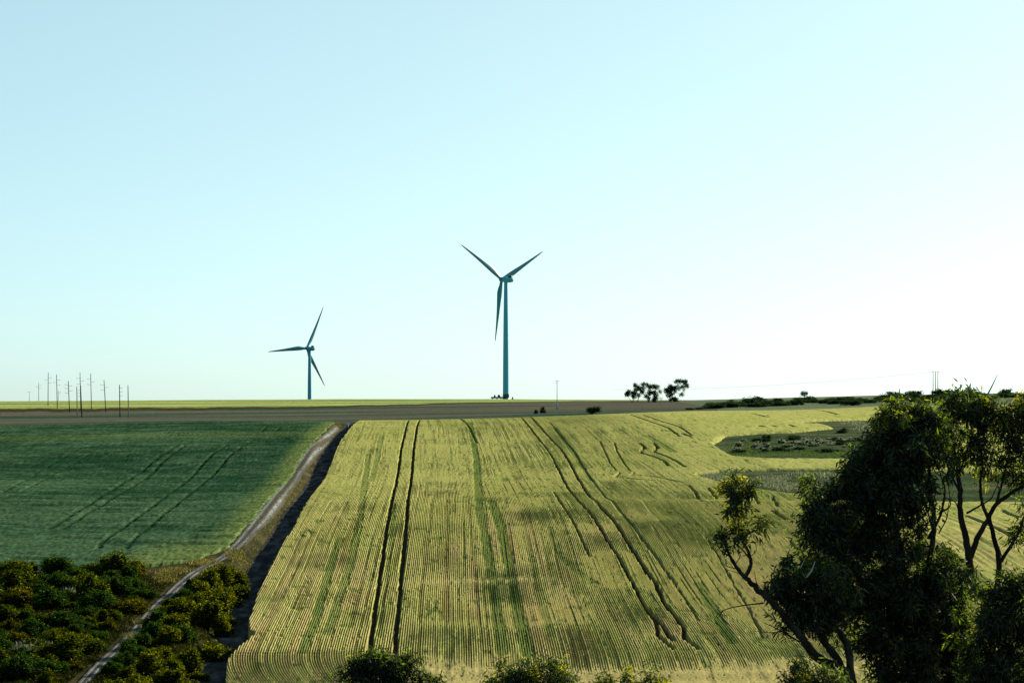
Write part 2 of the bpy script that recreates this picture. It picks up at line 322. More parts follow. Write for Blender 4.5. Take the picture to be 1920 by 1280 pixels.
TRACKS = [
    ([(690, 1228), (697, 1186), (703, 1142), (708, 1109), (715, 1055), (722, 1011), (725, 985), (735, 935), (746, 885), (753, 835), (762, 797), (766, 787)], 0.27, 1),
    ([(739, 1230), (745, 1153), (750, 1109), (754, 1055), (759, 1011), (761, 985), (765, 935), (772, 885), (776, 835), (782, 797), (787, 786)], 0.27, 1),
    ([(965, 777), (985, 790), (1001, 810), (1020, 833), (1036, 856), (1049, 881), (1065, 913), (1088, 939), (1107, 960), (1135, 1003), (1170, 1060), (1190, 1095), (1210, 1135), (1231, 1165), (1234, 1188), (1262, 1212)], 0.23, 1),
    ([(983, 777), (1006, 792), (1022, 810), (1052, 840), (1070, 868), (1088, 902), (1107, 930), (1126, 947), (1150, 973), (1171, 1003), (1200, 1050), (1230, 1090), (1245, 1125), (1265, 1150), (1281, 1170), (1284, 1193), (1312, 1213)], 0.27, 1),
    ([(1030, 790), (1047, 810), (1077, 845), (1097, 879), (1118, 909), (1143, 934), (1168, 962), (1210, 1015), (1240, 1055), (1262, 1085), (1284, 1115), (1310, 1160)], 0.24, 0.32),
    ([(1210, 1135), (1240, 1165), (1262, 1197)], 0.25, 0.8),
    ([(1038, 920), (1056, 946), (1072, 971), (1086, 998), (1105, 1040)], 0.18, 0.55),
    ([(1200, 829), (1209, 837), (1200, 847), (1226, 855), (1246, 863), (1254, 872)], 0.34, 1),
    ([(1226, 829), (1233, 837), (1226, 846), (1249, 854), (1269, 863), (1285, 874)], 0.34, 1),
    ([(1163, 884), (1153, 892), (1189, 896), (1224, 899)], 0.3, 0.6), ([(1189, 885), (1181, 889), (1224, 891), (1281, 903)], 0.3, 0.45),
    ([(1182, 777), (1226, 792), (1253, 801), (1274, 817)], 0.28, 0.8), ([(1205, 777), (1246, 791), (1274, 799), (1297, 815)], 0.28, 0.8),
    ([(1125, 826), (1134, 845), (1143, 865), (1155, 880)], 0.2, 0.4), ([(1152, 829), (1157, 845), (1168, 863), (1180, 880)], 0.2, 0.5),
    ([(1290, 907), (1304, 920), (1318, 937)], 0.3, 0.55), ([(1327, 912), (1345, 934)], 0.3, 0.55),
    ([(1415, 925), (1422, 942)], 0.28, 0.6), ([(1448, 928), (1457, 946)], 0.28, 0.6), ([(1450, 955), (1475, 972)], 0.4, 0.9),
    ([(1270, 812), (1262, 808), (1240, 806)], 0.3, 0.5), ([(1404, 774), (1440, 781)], 0.5, 0.5), ([(1530, 768), (1570, 776)], 0.5, 0.5),
    ([(1424, 797), (1432, 799)], 0.5, 0.9), ([(1447, 797), (1454, 799)], 0.5, 0.9), ([(1478, 795), (1490, 799)], 0.4, 0.6),
    ([(1280, 752 + 60), (1296, 752 + 66)], 0.5, 1),
    ([(1320, 1000), (1360, 1060), (1400, 1130), (1430, 1190)], 0.2, 0.3), ([(1480, 1010), (1530, 1070), (1580, 1150)], 0.2, 0.3),
    ([(1810, 965), (1860, 985), (1900, 1003)], 0.35, 0.9), ([(1880, 955), (1910, 968)], 0.35, 0.9),
    ([(860, 784), (880, 800), (895, 830)], 0.3, 0.35),
]
STRIPES = [  # broad greener, thinner bands in the crop
    ([(880, 790), (893, 860), (900, 960), (912, 1022), (922, 1072), (930, 1135), (942, 1222)], 0.7, 0.9),
    ([(920, 935), (932, 965), (947, 1022), (960, 1085), (972, 1147), (990, 1224)], 0.75, 1),
    ([(690, 850), (684, 900), (676, 960), (668, 1000), (654, 1065), (635, 1120), (614, 1186)], 0.6, 0.7), ([(640, 1005), (625, 1039), (605, 1110), (590, 1160), (565, 1220)], 0.6, 0.8),
    ([(715, 815), (708, 850), (695, 900)], 0.6, 0.6), ([(1310, 1090), (1345, 1150), (1370, 1200)], 0.7, 0.8), ([(1040, 800), (1062, 830), (1085, 862), (1110, 900)], 0.6, 0.7),
    ([(1210, 815), (1230, 826), (1250, 838), (1262, 846)], 0.8, 0.8), ([(740, 940), (735, 985), (728, 1055), (718, 1130), (712, 1190)], 0.3, 0.6),
    ([(985, 1000), (1000, 1060), (1020, 1130), (1035, 1190)], 0.5, 0.4), ([(1030, 985), (1050, 1040), (1085, 1070), (1120, 1090)], 0.5, 0.5),
]
sg = np.concatenate([np.arange(-42, 70, 0.094), np.arange(70, 216, 0.34)])
yr = np.concatenate([np.arange(296, 326, 0.3), np.arange(326, 480, 0.75), np.arange(480, 650, 1.0), np.arange(650, 1012, 1.8)])
def bend(Y): return np.interp(Y, [290, 326, 385, 457, 524, 627, 695, 800, 860, 1010], [0.5, 0, -1.3, -2.6, -4.0, -6.8, -9.2, -12.4, -14.8, -20])
S, WY = np.meshgrid(sg, yr)
WX = S + bend(WY) * (1 + np.clip((S - 18) / 40, 0, 1) * 0.9)
WPX = 960 + F * WX / WY
TOPZ = top(WX, WY)
edge_wob = 0.22 * (vnoise(WY * 0.25, 0 * WY, 21) - 0.5)
msk = (WX > edge_x(WY) + edge_wob) & (WY < top_far(WPX)) & ~inside(HOLE1, WX, WY) & ~inside(HOLE2, WX, WY)
trk = np.minimum(1, 1.15 * line_field(WX, WY, yr, TRACKS)); stp = line_field(WX, WY, yr, STRIPES)
ROW = 0.282
turn = np.maximum(0, 330 - WY) ** 2 * 0.005 * (1 - sstep(-16, -4, WX)); ph = (S - turn) / ROW + 0.22 * vnoise(S * 0.12, WY * 0.05, 23); rowid = np.floor(ph + 0.5)
coarse = S > 69.9; ridge = np.where(coarse, 0.45 + 0.55 * vnoise(rowid * 1.7, WY * 0.05, 29), 0.5 + 0.5 * np.cos(2 * np.pi * ph))
rowdeep = vnoise(rowid * 0.93 + 0.5, WY * 0.012, 41); rowgap = sstep(0.60, 0.82, vnoise(rowid * 0.77, WY * 0.016, 43))
big = fbm(WX * 0.03, WY * 0.012, 11); mid = 0.55 * fbm(WX * 0.55, WY * 0.030, 13) + 0.45 * fbm(WX * 0.8, WY * 0.14, 14); fine = rng.random(WX.shape)
streak = fbm(S * 1.1, WY * 0.018, 17)
headl = 1 - sstep(314, 327, WY + 3.0 * np.sin(WX * 0.13) + 26 * (1 - sstep(-24, -6, WX)))       # short straw headland at the field foot
band = np.exp(-((WY - (398 + 0.12 * WX)) / 4.0) ** 2) * (1 - sstep(-2, 12, WX)) * sstep(-22, -10, WX)       # gap across the rows
farf = sstep(430, 620, WY)
green_patch = sstep(0.52, 0.68, mid * 0.8 + big * 0.2) * (1 - 0.25 * farf); speck = sstep(0.66, 0.8, fbm(WX * 0.7, WY * 0.22, 27))
lodge = sstep(0.56, 0.74, fbm(WX * 0.22, WY * 0.05, 25)); amp = (0.36 - 0.22 * farf) * (1 - 0.35 * lodge) * (1 - 0.8 * farf * sstep(20, 66, S)) * (0.55 + 0.8 * rowdeep + 0.95 * rowgap) * (1 - headl) * (1 - 0.6 * band)
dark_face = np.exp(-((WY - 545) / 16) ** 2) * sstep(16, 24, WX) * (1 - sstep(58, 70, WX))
h = 0.0 - amp * (1 - ridge) - (0.055 - 0.01 * farf) * fine * (1 - 0.5 * headl) * np.where(WY < 326, 0.45, 1.0) - 0.12 * (1 - mid) - 0.13 * stp - 0.12 * green_patch - 0.10 * speck - 0.40 * headl
cross = np.sin(WY * 0.9 + 3 * vnoise(WX * .05, WY * .05, 51)) * 0.07
h = h + headl * cross - 0.72 * trk * (1 - 0.3 * headl) - (fine > 0.985) * 0.25
h = np.maximum(h, -0.8)
def blur(m, ky, kx):
    c = np.cumsum(np.pad(m.astype(np.float32), ((ky + 1, ky), (0, 0)), 'edge'), 0); m = (c[2 * ky + 1:] - c[:-2 * ky - 1]) / (2 * ky + 1)
    c = np.cumsum(np.pad(m, ((0, 0), (kx + 1, kx)), 'edge'), 1); return (c[:, 2 * kx + 1:] - c[:, :-2 * kx - 1]) / (2 * kx + 1)
soft = np.where((WX > 15) & (WY > 480), sstep(0.35, 0.95, blur(msk, 3, 5)), 1.0)
h = h - (1 - soft) * 0.62
Zw = np.where(msk, TOPZ + h, ground_z(WX, WY) - 0.25)
cy = np.array([0.37, 0.382, 0.122]); cg = np.array([0.11, 0.18, 0.04]); ct = np.array([0.39, 0.325, 0.14]); cs = np.array([0.05, 0.045, 0.03]); cl = np.array([0.31, 0.34, 0.095])
def mixc(a, b, t): return a * (1 - t[..., None]) + b * t[..., None]
col = np.broadcast_to(cy, WX.shape + (3,)) * 1.0
col = mixc(col, ct, np.clip((1 - farf) * (0.22 + 0.85 * sstep(0.40, 0.70, streak)) * 0.88, 0, 1))
col = mixc(col, cl, sstep(0.45, 0.7, fbm(WX * 0.06, WY * 0.02, 19)) * 0.6)
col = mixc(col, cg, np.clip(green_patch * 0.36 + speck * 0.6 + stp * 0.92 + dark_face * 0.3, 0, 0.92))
col = mixc(col, np.array([0.19, 0.165, 0.07]), np.clip((1 - ridge) * (0.5 + 0.6 * rowgap) * (1 - farf * 0.35) * (1 - headl) * (1 - 0.5 * band), 0, 1))
col = mixc(col, np.array([0.36, 0.30, 0.13]), np.maximum(headl * (0.5 + 0.5 * mid), band * 0.35))
col = mixc(col, cs, np.clip(trk, 0, 1))
col = col * (0.82 + 0.36 * rng.random(WX.shape))[..., None]
q = grid_faces(len(yr), len(sg))
mf = msk.ravel(); keep = mf[q].any(1)
vis = ((WPX > -120) & (WPX < 2080) & (WX < 240)).ravel(); keep &= vis[q].all(1)
q = q[keep]; used = np.unique(q); remap = np.full(WX.size, -1); remap[used] = np.arange(len(used))
me = make_mesh('wheat_crop', np.stack([WX, WY, Zw], -1).reshape(-1, 3)[used], remap[q], col.reshape(-1, 3)[used])
tag(obj('wheat_crop', me, M['wheat']), 'yellow-green wheat standing in drilled rows with dark wheel tracks', 'wheat', kind='stuff')
del WX, WY, WPX, TOPZ, S, ph, rowid, col, Zw, h, amp, fine

# hollows left unsown on the right of the wheat
def poly_sheet(name, poly, zoff, mat, step=1.4, grow=2.0):
    x0, y0 = poly.min(0) - grow; x1, y1 = poly.max(0) + grow
    xs = np.arange(x0, x1, step); ys = np.arange(y0, y1, step * 1.6); X, Y = np.meshgrid(xs, ys)
    m = inside(poly, X, Y)
    for dx, dy in ((grow, 0), (-grow, 0), (0, grow), (0, -grow)): m |= inside(poly, X + dx, Y + dy)
    Z = ground_z(X, Y) + zoff + 0.22 * fbm(X * 0.25, Y * 0.15, 61); qq = grid_faces(len(ys), len(xs)); qq = qq[m.ravel()[qq].all(1)]
    u = np.unique(qq); rm = np.full(X.size, -1); rm[u] = np.arange(len(u))
    return tag(obj(name, make_mesh(name, np.stack([X, Y, Z], -1).reshape(-1, 3)[u], rm[qq], None, True), mat), kind='structure')
poly_sheet('hollow_ground', HOLE1, 0.02, M['clearing'])
poly_sheet('hollow_ground', HOLE2, 0.02, M['clearing'])

# ------------------------------------------------------------------ green crop on the left
GB = gline([(-140, 1062), (0, 1062), (120, 1056), (270, 1054), (300, 1050), (360, 1042), (425, 1020), (478, 965), (520, 915), (560, 862), (600, 812), (628, 789)])
gyr = np.concatenate([np.arange(398, 560, 0.9), np.arange(560, 874, 1.7)])
gxs = np.concatenate([np.arange(-190, -100, 0.42), np.arange(-100, -30, 0.28)])
X, Y = np.meshgrid(gxs, gyr); PX = 960 + F * X / Y
gpoly = np.concatenate([GB, gline([(600, 787), (300, 789.5), (0, 795), (-140, 797)])])
gwob = 0.9 * (vnoise(Y * 0.3, X * 0.3, 71) - 0.5)
m = inside(gpoly, X + gwob, Y)
GT = [([(185, 1022), (190, 1010), (207, 997), (237, 977), (265, 958), (295, 937), (342, 902), (375, 870), (400, 845), (425, 830)], 0.33, 1),
      ([(237, 1022), (243, 1012), (250, 1005), (282, 978), (307, 958), (337, 935), (387, 895), (425, 855), (450, 835), (478, 819)], 0.33, 1),
      ([(92, 985), (107, 975), (175, 935), (237, 895), (287, 860), (330, 832)], 0.45, 0.75), ([(115, 987), (132, 975), (200, 935), (250, 905), (300, 865), (345, 832)], 0.45, 0.7),
      ([(0, 920), (22, 907), (75, 877), (140, 842)], 0.3, 0.55), ([(27, 922), (97, 885), (170, 845)], 0.3, 0.55), ([(490, 806), (500, 795)], 0.3, 0.7), ([(515, 806), (525, 796)], 0.3, 0.7)]
tk = line_field(X, Y, gyr, GT)
lay = fbm(X * 0.05, Y * 0.16, 73); md = fbm(X * 0.3, Y * 0.3, 75); bg_ = fbm(X * 0.02, Y * 0.012, 77)
hh = -0.20 * rng.random(X.shape) - 0.75 * (1 - lay) - 0.14 * md - 0.5 * tk - sstep(0.62, 0.75, lay) * 0.1
thin = sstep(0.62, 0.72, fbm(X * 0.10, Y * 0.45, 79)); hh = np.maximum(hh - 0.3 * thin, -0.85)
Z = np.where(m, top(X, Y) + hh + 0.05, ground_z(X, Y) - 0.25)
edge_d = np.min([np.hypot(X - a[0], (Y - a[1]) * 0.15) for a in np.concatenate([np.linspace(GB[i], GB[i + 1], 14) for i in range(3, len(GB) - 1)])], axis=0)
c1 = np.array([0.012, 0.040, 0.020]); c2 = np.array([0.042, 0.085, 0.046]); c3 = np.array([0.10, 0.14, 0.045])
col = mixc(np.broadcast_to(c1, X.shape + (3,)), c2, sstep(0.36, 0.62, bg_ * 0.45 + md * 0.3 + lay * 0.25))
col = mixc(col, c3, np.clip((1 - sstep(1, 6, edge_d)) * 0.8 + np.exp(-((Y - (770 + 0.15 * X)) / 14) ** 2) * 0.35, 0, 1))
col = mixc(col, np.array([0.012, 0.03, 0.014]), np.clip(tk * 0.9 + thin * 0.45, 0, 1)) * (0.55 + 0.9 * rng.random(X.shape))[..., None]
q = grid_faces(len(gyr), len(gxs)); keep = m.ravel()[q].any(1) & ((PX > -140) & (PX < 900)).ravel()[q].all(1); q = q[keep]
used = np.unique(q); remap = np.full(X.size, -1); remap[used] = np.arange(len(used))
me = make_mesh('green_crop', np.stack([X, Y, Z], -1).reshape(-1, 3)[used], remap[q], col.reshape(-1, 3)[used])
tag(obj('green_crop', me, M['green']), 'deep green young cereal crop with curving wheel tracks', 'crop', kind='stuff')

# ------------------------------------------------------------------ pale track and shaded lane
def resample(g, step=2.5):
    d = np.concatenate([[0], np.cumsum(np.hypot(*np.diff(g, axis=0).T))]); t = np.arange(0, d[-1], step)
    return np.stack([np.interp(t, d, g[:, 0]), np.interp(t, d, g[:, 1])], -1)
TRK = resample(gline([(640, 791), (627, 802), (592, 830), (575, 852), (556, 878), (535, 908), (515, 932), (495, 958), (478, 978), (455, 1005), (425, 1033), (395, 1048), (362, 1066), (337, 1087), (300, 1120), (270, 1152), (250, 1177), (225, 1200), (190, 1232), (165, 1258), (140, 1290)]), 2.0)
nrm = np.gradient(TRK, axis=0); nrm = np.stack([nrm[:, 1], -nrm[:, 0]], -1); nrm /= np.linalg.norm(nrm, axis=1)[:, None]
xs = np.linspace(-1, 1, 15); W = np.interp(TRK[:, 1], [300, 380, 430, 500, 860], [0.65, 0.75, 0.95, 1.5, 1.8])
P = TRK[:, None] + nrm[:, None] * (xs[None, :, None] * W[:, None, None]) + 0.12 * (rng.random((len(TRK), 15, 1)) - 0.5)
rut = np.exp(-((np.abs(xs) - 0.5) / 0.17) ** 2)[None] * (0.3 + 1.1 * fbm(P[..., 0] * 0.5, P[..., 1] * 0.12, 81))
Zt = ground_z(P[..., 0], P[..., 1]) + 0.14 - 0.05 * rut + 0.05 * rng.random(rut.shape)
ctr = mixc(np.broadcast_to(np.array([0.055, 0.05, 0.038]), rut.shape + (3,)), np.array([0.16, 0.19, 0.22]), np.clip(rut, 0, 1))
V = np.concatenate([P, Zt[..., None]], -1).reshape(-1, 3)
tag(obj('dirt_track', make_mesh('dirt_track', V, grid_faces(len(TRK), 15), ctr.reshape(-1, 3), True), M['track']), kind='structure')

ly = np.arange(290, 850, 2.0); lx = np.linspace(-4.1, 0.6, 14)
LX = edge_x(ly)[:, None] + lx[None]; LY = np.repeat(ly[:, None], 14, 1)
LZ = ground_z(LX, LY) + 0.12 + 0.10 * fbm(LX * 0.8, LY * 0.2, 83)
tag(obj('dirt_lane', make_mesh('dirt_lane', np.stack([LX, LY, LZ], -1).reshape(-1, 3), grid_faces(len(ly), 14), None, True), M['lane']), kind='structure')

vy_ = np.arange(432, 850, 2.5); vxs = np.linspace(-7.2, -3.8, 12)
VX = edge_x(vy_)[:, None] + vxs[None]; VY = np.repeat(vy_[:, None], 12, 1); VZ = ground_z(VX, VY) + 0.08 + 0.06 * fbm(VX, VY * 0.3, 85)
M['verge'] = surf_mat('verge_earth', [(0.3, (0.012, 0.016, 0.008)), (0.5, (0.028, 0.028, 0.015)), (0.72, (0.06, 0.05, 0.03))], 0.4, (1, 0.3, 1), bump=0.1, fine=3)
tag(obj('verge', make_mesh('verge', np.stack([VX, VY, VZ], -1).reshape(-1, 3), grid_faces(len(vy_), 12), None, True), M['verge']), kind='structure')

# ------------------------------------------------------------------ leaves, shrubs and trees
def unit(n):
    v = rng.normal(size=(n, 3)); return v / np.linalg.norm(v, axis=1)[:, None]
def leaf_quads(P, d, L, W):
    n = len(P); L = np.broadcast_to(L, (n,))[:, None]; W = np.broadcast_to(W, (n,))[:, None]
    s = np.cross(d, unit(n)); s /= np.linalg.norm(s, axis=1)[:, None] + 1e-9
    V = np.stack([P, P + d * L * 0.42 + s * W * 0.5, P + d * L, P + d * L * 0.42 - s * W * 0.5], 1).reshape(-1, 3)
    return V, np.arange(4 * n).reshape(-1, 4)
def shrub_mesh(name, w, hgt, nleaf, L, mat, lobes=9, seed=0):
    """wind-pruned mound: leafy lobes around opaque dark cores added to stop light, on short stems"""
    r = np.random.default_rng(seed)
    a = r.random(lobes) * 6.283; rr = np.sqrt(r.random(lobes)) * 0.62
    c = np.stack([rr * np.cos(a), rr * np.sin(a), (1 - rr ** 2) * (0.25 + 0.45 * r.random(lobes))], -1)
    rad = (0.16 + 0.22 * r.random(lobes)); rad[0] = 0.36; c[0] = (0, 0, 0.25); c[:, 0] *= 1.15; c[:, 2] *= 0.6 + 0.7 * r.random(lobes)
    pw = rad ** 2 / (rad ** 2).sum(); k = r.choice(lobes, nleaf, p=pw); v = r.normal(size=(nleaf, 3)); v /= np.linalg.norm(v, axis=1)[:, None]
    bump = 0.86 + 0.22 * np.sin(7 * v[:, :1] + seed + k[:, None]) * np.sin(6 * v[:, 1:2] + 2 * k[:, None]) + 0.34 * r.random((nleaf, 1)) ** 2.2
    P = c[k] + v * rad[k][:, None] * bump
    P[:, 2] = np.maximum(P[:, 2], 0.03 * r.random(nleaf)); sc_ = np.array([w / 2 * 1.12, w / 2 * 1.12, hgt]); P = P * sc_
    d = v * 0.55 + r.normal(size=v.shape) * 0.7; d[:, 2] += 0.15; d /= np.linalg.norm(d, axis=1)[:, None]
    V, Q = leaf_quads(P, d, L * (0.6 + 0.8 * r.random(nleaf)), L * 0.6)
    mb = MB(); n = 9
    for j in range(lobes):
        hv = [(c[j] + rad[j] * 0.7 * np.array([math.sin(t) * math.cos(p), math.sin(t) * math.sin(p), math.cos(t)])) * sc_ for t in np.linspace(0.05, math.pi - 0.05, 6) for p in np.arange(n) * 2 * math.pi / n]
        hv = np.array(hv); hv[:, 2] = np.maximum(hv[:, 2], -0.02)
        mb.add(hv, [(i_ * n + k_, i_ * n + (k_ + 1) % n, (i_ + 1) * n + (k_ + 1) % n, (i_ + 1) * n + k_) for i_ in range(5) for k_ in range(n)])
    for j in range(3):
        e = c[j] * sc_; mb.tube([(0.05 * r.normal(), 0.05 * r.normal(), -0.35), e * 0.5, e * 0.9], [0.05, 0.04, 0.015], 5)
    SV = np.concatenate(mb.v); n0 = len(V)
    me = make_mesh(name, np.concatenate([V, SV]), np.concatenate([Q, np.array(mb.q) + n0]), None, False, np.array(mb.t) + n0)
    me.materials.append(mat); me.materials.append(M['blocker_stem'])
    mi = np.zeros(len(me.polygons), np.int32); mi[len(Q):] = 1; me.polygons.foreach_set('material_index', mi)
    return me
M['blocker_stem'] = surf_mat('shrub_blocker_stem', [(0.3, (0.004, 0.007, 0.003)), (0.7, (0.012, 0.016, 0.006))], 3)  # for opaque cores added inside the leaves to stop light; stems share it
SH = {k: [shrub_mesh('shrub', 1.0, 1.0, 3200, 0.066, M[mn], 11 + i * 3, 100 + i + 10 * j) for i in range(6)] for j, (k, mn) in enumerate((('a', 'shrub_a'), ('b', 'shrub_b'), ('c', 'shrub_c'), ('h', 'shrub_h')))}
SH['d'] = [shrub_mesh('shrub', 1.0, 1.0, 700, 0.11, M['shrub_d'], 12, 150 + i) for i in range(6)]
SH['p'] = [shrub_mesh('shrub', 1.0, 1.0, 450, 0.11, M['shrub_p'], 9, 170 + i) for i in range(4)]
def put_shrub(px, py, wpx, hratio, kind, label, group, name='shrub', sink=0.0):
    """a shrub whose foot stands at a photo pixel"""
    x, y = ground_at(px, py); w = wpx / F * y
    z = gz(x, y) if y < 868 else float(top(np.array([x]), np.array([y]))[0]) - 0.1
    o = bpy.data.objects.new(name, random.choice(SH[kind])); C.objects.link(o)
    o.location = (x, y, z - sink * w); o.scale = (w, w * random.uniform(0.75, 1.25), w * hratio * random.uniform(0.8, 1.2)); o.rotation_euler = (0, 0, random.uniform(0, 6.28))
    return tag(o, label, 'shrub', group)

trk_px = [(640, 791), (592, 830), (535, 908), (478, 978), (425, 1033), (362, 1066), (300, 1120), (250, 1177), (190, 1232), (120, 1290)]
def track_x(py): return np.interp(py, [p[1] for p in trk_px], [p[0] for p in trk_px])
SCR_L, SCR_G = 'rounded dark shrub in the dense scrub left of the pale track', 'shrubs in the scrub left of the track'
n = 0
pts = []
for t in range(9000):
    py = random.uniform(1058, 1345); px = random.uniform(-60, 330)
    if py < 1068 and px > 265: continue
    if px > track_x(py) - 36 - 0.08 * (py - 1050): continue
    if 255 < px < 345 and 1050 < py < 1108: continue
    if px < 85 and 1262 < py < 1330: continue
    s = random.uniform(34, 104)
    if any(math.hypot((px - a) / 0.9, (py - b) * 1.9) < 0.31 * (s + c) for a, b, c in pts): continue
    pts.append((px, py, s))
    if len(pts) >= 75: break
for t in range(6000):
    py = random.uniform(1064, 1345); px = random.uniform(-60, 330); s = random.uniform(20, 44)
    if px > track_x(py) - 28 or (255 < px < 345 and 1050 < py < 1108) or (px < 85 and 1262 < py < 1330) or (py < 1075 and px > 265): continue
    if any(math.hypot((px - a) / 0.9, (py - b) * 1.9) < 0.28 * (s + c) for a, b, c in pts): continue
    pts.append((px, py, s))
    if len(pts) >= 110: break
for px, py, s in sorted(pts, key=lambda p: p[1]):
    
    kd = random.choice('aaabbbbbbc'); zone = 'just below the green field' if py < 1110 else ('in the middle of the scrub' if py < 1215 else 'near the bottom edge of the photo')
    side = 'close to the pale track' if px > track_x(py) - 75 else ('towards the left edge' if px < 60 else 'amid the dense scrub')
    put_shrub(px, py, s, random.uniform(0.42, 0.62), kd, {'a': 'olive', 'b': 'deep green', 'c': 'rust-tipped'}[kd] + ' shrub ' + side + ', ' + zone, SCR_G)
for px, py, w, hr, k, lab in [
    (165, 1072, 60, 0.75, 'a', 'tall rust-tipped shrub at the top edge of the scrub, left of three by the field'),
    (215, 1070, 62, 0.7, 'a', 'olive shrub at the top edge of the scrub, middle of three against the green field'),
    (252, 1072, 44, 0.75, 'c', 'rust-orange shrub at the top edge of the scrub, nearest the dry grass patch'),
    (30, 1072, 62, 0.62, 'a', 'shrub with yellow tips at the far left edge below the green field'),
    (115, 1092, 66, 0.55, 'b', 'wide green shrub just below the green field on the left'),
    (185, 1135, 78, 0.5, 'b', 'broad bright green shrub in the middle of the left scrub'),
    (75, 1250, 80, 0.5, 'b', 'large domed green shrub near the lower left corner'),
]: put_shrub(px, py, w, hr, k, lab, None)
HG = 'shrubs of the hedge between track and lane'; HL = 'sunlit yellow-tipped shrub in the hedge between pale track and shaded lane'
hedge = [(437, 1078, 52), (410, 1083, 50), (448, 1092, 40), (395, 1100, 58), (425, 1108, 52), (372, 1112, 44), (402, 1128, 62), (365, 1134, 50), (420, 1140, 46), (345, 1150, 48), (385, 1158, 62), (418, 1160, 42),
         (330, 1172, 50), (318, 1195, 44), (300, 1225, 44), (350, 1232, 50), (325, 1250, 46), (372, 1240, 34), (280, 1250, 50), (310, 1275, 56), (350, 1268, 42), (240, 1262, 46), (255, 1290, 60), (330, 1300, 50), (205, 1290, 50), (372, 1278, 30)]
for px, py, s in hedge: put_shrub(px, py, s * 1.18, random.uniform(0.55, 0.75), random.choice('hhhha'), HL.replace('in the hedge', ('at the upper end of the hedge' if py < 1110 else 'in the middle of the hedge' if py < 1200 else 'at the lower end of the hedge')), HG)
for py in range(1098, 1262, 17): put_shrub(float(track_x(py)) + random.uniform(36, 46), py + random.uniform(-3, 3), random.uniform(44, 62), random.uniform(0.55, 0.7), random.choice('aabb'), 'dense shrub right beside the pale track, on its shaded right-hand side', 'shrubs lining the right side of the track')
put_shrub(402, 1200, 88, 0.55, 'h', 'largest rounded shrub of the hedge, where the shaded lane bends', None)
put_shrub(338, 1190, 66, 0.45, 'b', 'low bright green shrub beside the pale track, next to the largest hedge shrub', None)
# dark ridge scrub far right, beyond the wheat
RL, RG = 'dark low shrub in the scrub line along the far edge of the wheat', 'shrubs along the far wheat edge'
for t in np.linspace(0, 1, 70):
    px = 1290 + t * 480 + random.uniform(-6, 6); base = np.interp(px, [1290, 1360, 1450, 1550, 1650, 1780], [768, 766, 763, 760, 756, 754]) - random.uniform(-0.5, 9) * min(1, max(0.1, (px - 1300) / 90))
    put_shrub(px, base, random.uniform(26, 46) * (0.4 if px < 1320 else 1), random.uniform(0.2, 0.3), 'd', RL, RG)
for t in range(18):
    px = random.uniform(1640, 1990); put_shrub(px, random.uniform(741, 750), random.uniform(34, 56), 0.34, 'd', 'dark shrub on the hilltop behind the right-hand trees', 'shrubs on the right hilltop')
for px, py, w, hr, lab in [(1005, 775, 10, 0.9, 'small thin bush behind the wheat crest, left of the bushier one'), (1017, 774, 13, 0.95, 'small dark bush behind the wheat crest left of the lone pole'),
                       (1111, 774, 36, 0.5, 'dark rounded bush behind the wheat crest right of the lone pole')]: put_shrub(px, py, w, hr, 'd', lab, None)
# hollow shrubs
for t in range(40):
    px = random.uniform(1375, 1640); py = random.uniform(818, 838); put_shrub(px, py, random.uniform(11, 22), 0.5, 'p', 'pale grey saltbush clump in the upper hollow of the wheat', 'pale clumps in the upper hollow')
for t in range(24):
    px = random.uniform(1365, 1640); py = random.uniform(816, 846); put_shrub(px, py, random.uniform(14, 30), 0.4, 'd', 'small dark clump among the pale ones in the upper hollow', 'dark clumps in the upper hollow')
put_shrub(1582, 806, 24, 0.42, 'd', 'dark mound of scrub above the upper hollow beside pale grass', None)

def grass(name, label, regions, mat, hgt, n, extra=None):
    """uncountable blades standing on the land inside pixel regions (px, py, rx, ry)"""
    Pn = []
    for (px, py, rx, ry, share) in regions:
        k = int(n * share); a = rng.random(k) * 6.283; rr = np.sqrt(rng.random(k)); hr = 0.6 + 0.8 * rng.random(k)
        g = np.array([ground_at(px + rx * r_ * math.cos(t_), py + ry * r_ * math.sin(t_)) for r_, t_ in zip(rr[:220], a[:220])])
        i = rng.integers(0, len(g), k); sp = max(0.6, rx / F * g[:, 1].mean() * 0.16)
        Pn.append(np.concatenate([g[i] + rng.normal(size=(k, 2)) * np.array([sp, sp * 2.2]) * 0.5, hr[:, None]], 1))
    G = np.concatenate(Pn + ([extra] if extra is not None else [])); z = ground_z(G[:, 0], G[:, 1]); P = np.stack([G[:, 0], G[:, 1], z - 0.05], -1)
    d = rng.normal(size=P.shape) * 0.33; d[:, 2] = 1; d /= np.linalg.norm(d, axis=1)[:, None]
    V, Q = leaf_quads(P, d, hgt * G[:, 2], hgt * 0.14); me = make_mesh(name, V, Q)
    tag(obj(name, me, mat), label, 'grass', kind='stuff')
k = 30000; vy = rng.uniform(325, 845, k); vx = edge_x(vy) + rng.uniform(-6.6, -3.9, k) + 0.4 * rng.normal(size=k); keepv = rng.random(k) < sstep(0.3, 0.55, fbm(vx * 0.35, vy * 0.07, 95)) * np.interp(vy, [325, 395, 440, 520, 845], [0.2, 0.25, 0.45, 0.7, 0.8])
VERGE = np.stack([vx, vy, 0.5 + 0.6 * rng.random(k)], -1)[keepv]
grass('dry_grass', 'pale straw-coloured dry grass beside the track and lane', [(308, 1073, 20, 11, .30), (330, 1060, 34, 5, .14), (380, 1045, 30, 5, .14), (440, 1030, 18, 9, .14), (262, 1155, 10, 4, .05), (365, 1262, 10, 20, .14), (245, 1180, 10, 4, .04)], M['drygrass'], 0.45, 9000, VERGE)
